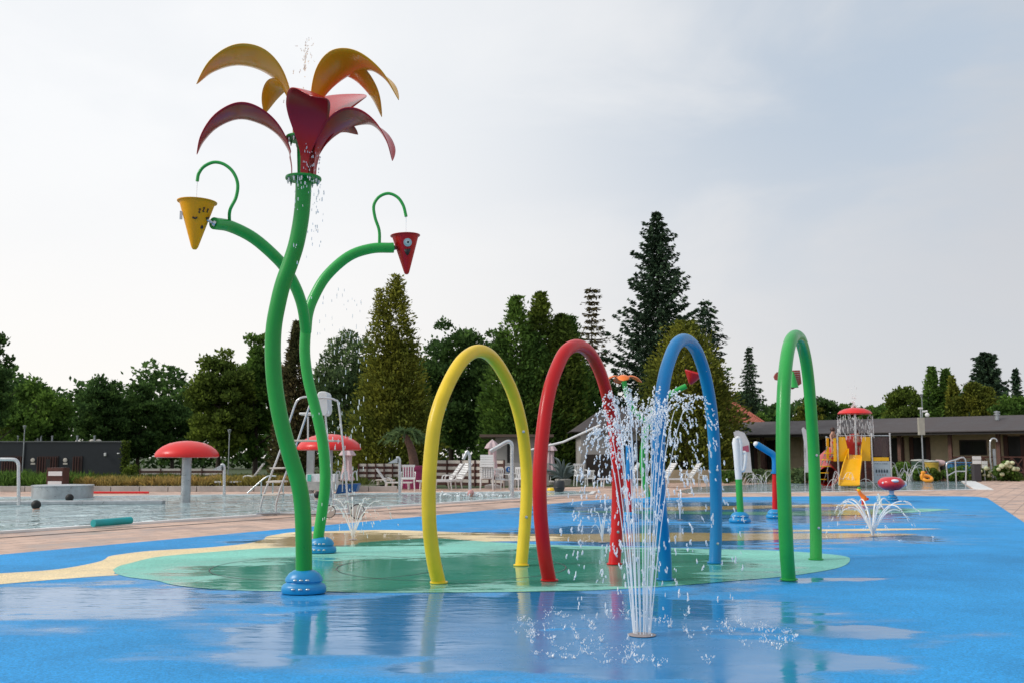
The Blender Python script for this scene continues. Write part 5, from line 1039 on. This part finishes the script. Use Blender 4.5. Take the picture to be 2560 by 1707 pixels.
# children on the tower
KJ = lambda s: {'hip': (0, 0, .52 * s, .11 * s, .8), 'chest': (0, .01, .78 * s, .115 * s, .75), 'neck': (0, 0, .93 * s, .045 * s), 'head': (0, -.02 * s, 1.08 * s, .092 * s), 'sL': (-.15 * s, 0, .88 * s, .045 * s), 'eL': (-.22 * s, -.08 * s, .70 * s, .036 * s), 'hL': (-.20 * s, -.22 * s, .62 * s, .028 * s),
     'sR': (.15 * s, 0, .88 * s, .045 * s), 'eR': (.22 * s, -.08 * s, .70 * s, .036 * s), 'hR': (.18 * s, -.22 * s, .64 * s, .028 * s), 'pL': (-.08 * s, 0, .48 * s, .08 * s), 'kL': (-.09 * s, -.03 * s, .26 * s, .055 * s), 'fL': (-.09 * s, 0, .04 * s, .04 * s), 'tL': (-.09 * s, -.12 * s, .03 * s, .03 * s), 'pR': (.08 * s, 0, .48 * s, .08 * s), 'kR': (.09 * s, -.03 * s, .26 * s, .055 * s), 'fR': (.09 * s, 0, .04 * s, .04 * s), 'tR': (.09 * s, -.12 * s, .03 * s, .03 * s)}
KE = [('hip', 'chest'), ('chest', 'neck'), ('neck', 'head'), ('neck', 'sL'), ('sL', 'eL'), ('eL', 'hL'), ('neck', 'sR'), ('sR', 'eR'), ('eR', 'hR'), ('hip', 'pL'), ('pL', 'kL'), ('kL', 'fL'), ('fL', 'tL'), ('hip', 'pR'), ('pR', 'kR'), ('kR', 'fR'), ('fR', 'tR')]
pc = at(2084, 1138, Ys + .6); pc.z = pz; kid = person((pc.x, pc.y, pz - .03), .6, KJ(1.0), KE, 'child in a swimsuit standing at the top of the tower ladder', [('swimsuit', (0, 0, .48), (0, 0, .62), .12, .12, SWIM)], hair=M('brown_hair', (.05, .02, .015), .6))
pc = at(2146, 1138, Ys + .8); kid2 = person((pc.x, pc.y, pz), 0, KJ(.9), KE, 'child standing behind the steel pole at the top of the yellow slide', [('swimsuit', (0, 0, .42), (0, 0, .56), .11, .11, SWIM)], hair=M('brown_hair', (.05, .02, .015), .6))
# duck ring
g = gp(2318, 1205); t = thing('duck_ring', g, 'orange inflatable duck ring floating in the toddler pool', 'swim ring'); DU = M('duck_orange', (.95, .36, .02), .35)
m = MB(); R_, r_ = .21, .085; n_ = 30
m.tube([g + Vector((R_ * math.cos(2 * PI * i / n_), R_ * math.sin(2 * PI * i / n_) * .8, .19 + R_ * .55 * math.sin(2 * PI * i / n_))) for i in range(n_ + 1)], r_, 14); m.build('ring', DU, t)
MB().tube(catmull([g + Vector((-.24, -.05, .15)), g + Vector((-.27, -.05, .30)), g + Vector((-.22, -.05, .40))], 5), .075, 14).build('neck', DU, t); MB().ball(g + Vector((-.19, -.05, .46)), .10, 1.1, .9, .9).build('head', DU, t); MB().lathe([(.035, 0), (.01, .09)], g + Vector((-.1, -.08, .48)), 12, axis=(1, -.2, .3)).build('beak', SLR, t)
# handrail of toddler pool
t = thing('step_handrail', gp(2390, 1218), 'steel step handrail in front of the bins at the right end of the toddler pool', 'handrail'); Yh = 40.5
lrail([at(x, y, Yh) for x, y in [(2370, 1216), (2368, 1185), (2367, 1158), (2387, 1149), (2413, 1147), (2414, 1216)]], .03).build('rail', STEEL, t); MB().bar(at(2388, 1149, Yh), at(2391, 1218, Yh), .03).build('post', STEEL, t); MB().tube([at(2369, 1188, Yh), at(2389, 1177, Yh), at(2414, 1177, Yh)], .024, 10).build('mid_rail', STEEL, t)
# shower pole
g = gp(2478, 1200); t = thing('outdoor_shower', g, 'hooked pale outdoor shower pole beside the hydrangea', 'shower')
MB().tube(catmull([g + Vector((.1, 0, 0)), at(2476, 1150, g.y), at(2475, 1110, g.y), at(2478, 1098, g.y), at(2485, 1095, g.y), at(2491, 1099, g.y), at(2492, 1103, g.y)], 5), .045, 14).build('pipe', STEEL, t); MB().box(g + Vector((.25, .05, .8)), (.14, .1, 1.6)).build('column', DSTEEL, t, bevel=.02)

# ------------------------------------------------------------------ veranda building on the right
P0 = Vector(at(1770, 1085, 69)); P0.z = 0; P1 = Vector(at(2560, 1072, 55)); P1.z = 0; dv = (P1 - P0).normalized(); back = Vector((-dv.y, dv.x, 0)); 
if back.y < 0: back = -back
P2 = P1 + dv * 8; Lb = (P2 - P0).length; ang = math.atan2(dv.y, dv.x); ez = pl(2560, 1075, P1, dv).z; rz_ = ez + .86
t = thing('veranda_building', P0, 'long low veranda building with tan walls, brick pillars and a grey roof', 'building')
mid = P0.lerp(P2, .5)
wl = P0 + back * 1.8
MB().box(mid + back * 3.8 + Vector((0, 0, ez / 2)), (Lb, 4, ez), rz=ang).build('wall', TAN, t, smooth=False)
rf = MB(); A_ = P0 - back * .5 - dv * .3; B_ = P2 - back * .5; C_ = P2 + back * 3.2; D_ = P0 + back * 3.2 - dv * .3; E_ = P2 + back * 6.2; F_ = P0 + back * 6.2 - dv * .3
v = [A_ + Vector((0, 0, ez)), B_ + Vector((0, 0, ez)), C_ + Vector((0, 0, rz_ + .12)), D_ + Vector((0, 0, rz_ + .12)), E_ + Vector((0, 0, ez)), F_ + Vector((0, 0, ez))]
rf.add(v, [(0, 1, 2, 3), (3, 2, 4, 5), (0, 3, 5), (1, 4, 2), (0, 5, 4, 1)]); roof = rf.build('roof', ROOFG, t, smooth=False)
MB().box((A_ + B_) / 2 + Vector((0, 0, ez - .09)), (Lb, .07, .18), rz=ang).build('fascia', M('fascia_dark', (.018, .014, .013), .6), roof, smooth=False)
MB().tube([A_ - back * .08 + Vector((0, 0, ez - .01)), B_ - back * .08 + Vector((0, 0, ez - .01))], .055, 8).build('gutter', ROOFG, roof)
vq = pl(2492, 1030, P1 + back * 2, dv); MB().lathe([(.12, -.1), (.12, .2), (.17, .2), (.17, .27), (.12, .27), (.12, .34), (.17, .34), (.17, .41), (.001, .44)], (vq.x, vq.y, rz_ - .1), 16).build('vent_pipe', DSTEEL, roof)
for px in (1812, 1900, 2012, 2120, 2244, 2371, 2492, 2640, 2800):
    q = pl(px, 1120, P0, dv); MB().box(Vector((q.x, q.y, ez / 2)) + back * .3, (.20, .20, ez - .02), rz=ang).build('pillar', BRICK, t, smooth=False)
W0 = P0 + back * 1.78
def wrect(px0, px1, py0, py1, nm, mat, off=0.0, par=None, th=.06, lab=None):
    a, b = pl(px0, py1, W0 - back * off, dv), pl(px1, py0, W0 - back * off, dv); zb = max(.0, a.z)
    o = MB().box(((a.x + b.x) / 2, (a.y + b.y) / 2, (zb + b.z) / 2), ((b - a).xy.length, th, b.z - zb), rz=ang).build(nm, mat, par or t, smooth=False); return o
for x0, x1, y0 in ((2224, 2257, 1094), (2281, 2322, 1093), (2518, 2560, 1089), (2030, 2062, 1098), (2080, 2110, 1098), (1835, 1890, 1100), (1915, 1940, 1100), (2140, 2200, 1096)):
    dr_ = wrect(x0, x1, y0, 1240, 'door', DARKW); 
    wrect(x0 - 2, x0 + 1, y0 - 2, 1240, 'frame', BROWN, .05, dr_); wrect(x1 - 1, x1 + 2, y0 - 2, 1240, 'frame', BROWN, .05, dr_)
wi = wrect(2400, 2466, 1098, 1137, 'window', M('window_frame', (.03, .016, .013), .5)); wrect(2404, 2432, 1102, 1134, 'pane', GLASSD, .05, wi); wrect(2435, 2462, 1102, 1134, 'pane', GLASSD, .05, wi)
wrect(1965, 2000, 1102, 1140, 'notice_board', TAN, .06); wrect(1955, 1962, 1100, 1200, 'panel', BROWN, .06)
# balustrade
bl = MB()
for (xa, xb) in ((2378, 2486), (2500, 2620)):
    a, b = pl(xa, 1138, P0 + back * .3, dv), pl(xb, 1138, P0 + back * .3, dv); zt_ = 1.22; 
    a.z = b.z = 1.18; bl.tube([a, b], .045, 6); a2, b2 = a.copy(), b.copy(); a2.z = b2.z = .35; bl.tube([a2, b2], .04, 6)
    n_ = 4
    for k in range(n_ + 1): q = a.lerp(b, k / n_); bl.tube([q, Vector((q.x, q.y, .05))], .04, 6)
    for k in range(n_): q, q2 = a.lerp(b, k / n_), a2.lerp(b2, (k + 1) / n_); bl.tube([q, q2], .03, 6); q, q2 = a2.lerp(b2, k / n_), a.lerp(b, (k + 1) / n_); bl.tube([q, q2], .03, 6)
bl.build('balustrade', BROWN, t, smooth=False)
# tiled roof house behind
Yt = 84; a, b = at(1535, 1056, Yt), at(1912, 1056, Yt); t = thing('tiled_house', ((a.x + b.x) / 2, Yt + 4, 0), 'house with a red tiled hip roof showing beside the olive conifer', 'house')
MB().box(((a.x + b.x) / 2, Yt + 4.4, a.z / 2), (b.x - a.x - .8, 8, a.z)).build('wall', GREYW, t, smooth=False)
r1, r2 = at(1640, 968, Yt + 4), at(1780, 968, Yt + 4); rf = MB(); v = [a, b, Vector((b.x, Yt + 9, b.z)), Vector((a.x, Yt + 9, a.z)), r1, r2]; rf.add(v, [(0, 1, 5, 4), (1, 2, 5), (2, 3, 4, 5), (3, 0, 4), (0, 3, 2, 1)])
rr = rf.build('roof', TILE, t, smooth=False); MB().tube([b, r2, r1, a], .10, 8).build('ridge_tiles', TILE, rr)
# grey kiosk with sloping roof
Yk = 50; t = thing('grey_kiosk', (at(1500, 1200, Yk).x, Yk + 2, 0), 'grey kiosk with a dark doorway and sloping grey roof seen through the falling water', 'kiosk')
a, b = at(1452, 1078, Yk), at(1600, 1078, Yk); MB().box(((a.x + b.x) / 2, Yk + 2, a.z / 2), (b.x - a.x, 4, a.z)).build('wall', GREYW, t, smooth=False)
c1, c2 = at(1512, 1016, Yk + 2), at(1560, 1016, Yk + 2); rf = MB(); v = [a + Vector((-.5, -.3, 0)), b + Vector((.5, -.3, 0)), Vector((b.x + .5, Yk + 4.3, b.z)), Vector((a.x - .5, Yk + 4.3, a.z)), c1, c2]; rf.add(v, [(0, 1, 5, 4), (1, 2, 5), (2, 3, 4, 5), (3, 0, 4), (0, 3, 2, 1)]); rf.build('roof', ROOFG, t, smooth=False)
quadpl(MB(), 1466, 1530, 1135, 1210, Yk - .04, .05).build('doorway', M('doorway_brown', (.04, .028, .022), .7), t, smooth=False); quadpl(MB(), 1560, 1600, 1100, 1160, Yk - .04, .05).build('opening', DARKW, t, smooth=False)
# tan low wall behind loungers
tw = MB().box((at(1860, 1200, 47).x, 47.2, .30), (7.5, .25, .60)); tag(tw.build('low_wall', M('tan_wall', (.36, .30, .2), .85, var=.15), smooth=False, origin=(at(1770, 1200, 47).x, 47.2, 0)), 'low tan wall behind the blue arch and the beach flags', 'wall')
# dark beam pergola band under trees behind loungers
quad = quadpl(MB(), 1600, 1790, 1150, 1180, 49, .1); tag(quad.build('dark_fence', M('dark_fence', (.02, .017, .015), .7), smooth=False, origin=(at(1695, 1180, 49).x, 49, 0)), 'dark board fence behind the white loungers inside the blue arch', 'fence')
# camera mast
g = gp(2308, 1203); Ym = 49; xm = at(2305, 1100, Ym).x; t = thing('camera_mast', (xm, Ym, 0), 'thin mast with a grey box and white cameras above the veranda roof', 'camera mast')
MB().bar((xm, Ym, 0), (xm, Ym, at(2305, 1022, Ym).z), .035).build('pole', DSTEEL, t); quadpl(MB(), 2299, 2311, 1043, 1086, Ym - .15, .2).build('box', M('mast_box', (.40, .38, .32), .6), t, smooth=False)
MB().ball(at(2318, 1036, Ym - .1), .11).build('dome_camera', PLASW, t); MB().tube([at(2305, 1028, Ym), at(2318, 1027, Ym)], .05, 10).build('arm', PLASW, t); MB().box(at(2301, 1020, Ym), (.22, .12, .09)).build('camera', PLASW, t, bevel=.02)
def lamp(px, top, Y, lab):
    p = at(px, top, Y); t = thing('street_lamp', (p.x, Y, 0), lab, 'street lamp'); MB().bar((p.x, Y, 0), (p.x, Y, p.z - .1), .03).build('pole', DSTEEL, t)
    MB().lathe([(.04, -.2), (.11, .0), (.11, .02), (.001, .05)], (p.x, Y, p.z), 14).build('lamp_head', DSTEEL, t)
lamp(2304, 985, 70, 'street lamp with a cone head behind the camera mast'); lamp(574, 1074, 54, 'slim park lamp left of the giant flower stem'); lamp(62, 1064, 60, 'small park lamp behind the dark building')
# bins and person
def bin_(px, py, r, h, mat, lab):
    g = gp(px, py); t = thing('waste_bin', g, lab, 'bin'); MB().lathe([(r * .85, 0), (r, h * .9), (r * 1.06, h * .9), (r * 1.06, h * .97), (.001, h)], g, 24).build('body', mat, t); MB().lathe([(r * 1.08, 0), (r * 1.0, .06), (.001, .09)], g + Vector((0, 0, h)), 24).build('lid', M('bin_rim', (.4, .4, .36), .5), t)
bin_(2331, 1201, .33, .95, M('bin_yellow', (.55, .38, .05), .5), 'yellow bin between the shrubs behind the duck ring'); bin_(2302, 1200, .42, 1.0, M('bin_green', (.05, .10, .07), .5), 'dark green bin left of the yellow bin'); 
q = gp(2405, 1199); t = thing('blue_container', q, 'low blue container behind the step handrail', 'container'); MB().box(q + Vector((0, .3, .42)), (1.0, .6, .84)).build('body', M('container_blue', (.03, .16, .34), .5), t, bevel=.04); MB().box(q + Vector((0, .3, .9)), (1.1, .7, .06)).build('lid', M('container_lid', (.05, .2, .42), .5), t, bevel=.02)
q = gp(2442, 1203); t = thing('sign_bin', q, 'dark slatted bin with white notice boards on top near the hydrangea', 'bin'); MB().box(q + Vector((0, 0, .42)), (.36, .3, .84)).build('body', M('bin_slate', (.05, .045, .05), .7), t, bevel=.02)
for k in (0, 1): MB().box(q + Vector((-.02, -.16, .95 + k * .2)), (.42, .03, .17)).build('notice', PLASW, t, smooth=False)
q = gp(2463, 1201); t = thing('notice_stand', q, 'smaller white notice stand between the slatted bin and the shower', 'notice stand'); MB().bar(q, q + Vector((0, 0, .7)), .03).build('post', DSTEEL, t)
for k in (0, 1): MB().box(q + Vector((0, -.04, .72 + k * .19)), (.28, .03, .17)).build('notice', PLASW, t, smooth=False)
gb = gp(2358, 1201); BJ = {'hip': (.05, 0, .80, .14), 'chest': (-.22, 0, .92, .13), 'neck': (-.36, 0, .86, .05), 'head': (-.46, 0, .80, .095), 's': (-.30, -.12, .86, .05), 'e': (-.34, -.16, .60, .04), 'h': (-.36, -.18, .42, .03), 's2': (-.30, .12, .86, .05), 'e2': (-.34, .16, .60, .04), 'h2': (-.38, .16, .42, .03),
      'p1': (.06, -.09, .74, .10), 'k1': (.02, -.1, .42, .07), 'f1': (.06, -.1, .05, .05), 't1': (-.08, -.1, .04, .035), 'p2': (.06, .09, .74, .10), 'k2': (.02, .1, .42, .07), 'f2': (.06, .1, .05, .05), 't2': (-.08, .1, .04, .035)}
BE = [('hip', 'chest'), ('chest', 'neck'), ('neck', 'head'), ('neck', 's'), ('s', 'e'), ('e', 'h'), ('neck', 's2'), ('s2', 'e2'), ('e2', 'h2'), ('hip', 'p1'), ('p1', 'k1'), ('k1', 'f1'), ('f1', 't1'), ('hip', 'p2'), ('p2', 'k2'), ('k2', 'f2'), ('f2', 't2')]
person(gb, 0, BJ, BE, 'person in a pale pink top and black trousers bending forward by the bins', [('top', (.08, 0, .86), (-.32, 0, .92), .17, .16, M('pale_pink', (.6, .42, .42), .8)), ('trousers', (.05, 0, .84), (.05, -.1, .12), .17, .10, BLACK), ('trousers', (.05, 0, .84), (.05, .1, .12), .17, .10, BLACK)])
# shrubs
def shrub(px0, px1, top, Y, mat, lab, n=1600, leaf=.14, name='shrub', z0=0, flow=None):
    a, b = at(px0, top, Y), at(px1, top, Y); cx = (a.x + b.x) / 2; R = (b.x - a.x) / 2; H = a.z; t = thing(name, (cx, Y, 0), lab, 'shrub')
    k = 14; cs = np.stack([RNG.uniform(-.75, .75, k) * R, RNG.uniform(-.4, .4, k), RNG.uniform(.2, .78, k) * H], 1); idx = RNG.integers(0, k, n); d = RNG.normal(0, 1, (n, 3)); d /= np.linalg.norm(d, axis=1)[:, None]
    rr = RNG.uniform(.6, 1, n) * min(R * .5, H * .36); C = cs[idx] + d * rr[:, None] + np.array([cx, Y, 0]); C[:, 2] = np.clip(C[:, 2], .03, H)
    quads_obj('foliage', C, leaf, mat, t)
    MB().tube([(cx, Y, 0), (cx, Y, H * .5)], [.04, .02], 8).build('stem', BARK, t)
    if flow:
        m = MB()
        for i in range(flow):
            j = RNG.integers(0, k); q = cs[j] + np.array([cx, Y, 0]) + np.array([RNG.normal(0, .12), -RNG.uniform(.25, .45), RNG.uniform(0, .3)]); m.ball((q[0], q[1], min(max(q[2], .1), H)), RNG.uniform(.08, .13), 1, 1, .85, 10)
        m.build('blossoms', M('hydrangea_cream', (.58, .60, .38), .8, var=.35, vscale=25, bump=.8, bscale=30), t)
shrub(2484, 2545, 1150, 50.2, L_MID, 'hydrangea bush with round cream blossoms right of the outdoor shower', flow=30, n=2600); shrub(2424, 2468, 1165, 51, L_YG, 'low bush with pale blossoms behind the slatted bin', flow=12, n=1200)
shrub(2232, 2275, 1150, 50, L_MID, 'green shrub behind the spraying water right of the info board'); shrub(2275, 2312, 1165, 49.8, L_MID, 'low green shrub in front of the dark green bin'); shrub(2312, 2350, 1166, 49.6, L_YG, 'low green shrub in front of the yellow bin'); shrub(2360, 2425, 1163, 49.8, L_MID, 'dark green shrub behind the step handrail')
shrub(1790, 1850, 1176, 46, L_MID, 'low green shrub behind the loop-headed spray post'); shrub(1850, 1935, 1172, 46.3, L_GREY, 'grey-green feathery shrub behind the blue nozzle post'); shrub(1972, 2062, 1165, 46, L_GREY, 'feathery shrub seen through the green arch legs')
shrub(310, 345, 1160, 55, L_YG, 'yellow-green palm-like shrub at the end of the dark building', n=900)
palm = gp(1032, 1208); t = thing('palm_tree', (at(1032, 1160, 41).x, 41, 0), 'brown-trunked palm-like tree before the twin-tipped conifer', 'palm'); px_ = at(1032, 1160, 41).x
MB().tube(catmull([(px_ + .05, 41, 0), (px_ + .05, 41, .9), (px_ - .1, 41, 1.6), (px_ - .35, 41, 2.1)], 4), [.24, .23, .22, .21, .20, .19, .18, .17, .16, .15, .14, .13, .12], 12).build('trunk', M('palm_bark', (.13, .07, .05), .9, var=.4, vscale=12, bump=.8, bscale=20), t)
C = []; O = []
for i in range(26):
    a = RNG.uniform(0, 2 * PI); L = RNG.uniform(.7, 1.2); s_ = np.linspace(.1, 1, 22); C.append(np.stack([px_ - .3 + np.cos(a) * L * s_, 41 + np.sin(a) * L * s_, 2.2 + .5 * s_ - .9 * s_ ** 2], 1)); O.append(np.stack([np.full(22, math.cos(a)), np.full(22, math.sin(a)), 1 - 1.8 * s_], 1))
quads_obj('fronds', np.concatenate(C), .34, L_GREY, t, orient=np.concatenate(O), asp=(.2, 1.4))
tufts('lawn_strip', 12, 27, 50.6, 53.5, 0, .16, 160, L_LAWN, .2, 'strip of lawn in front of the veranda building', 'grass', 60, .5)
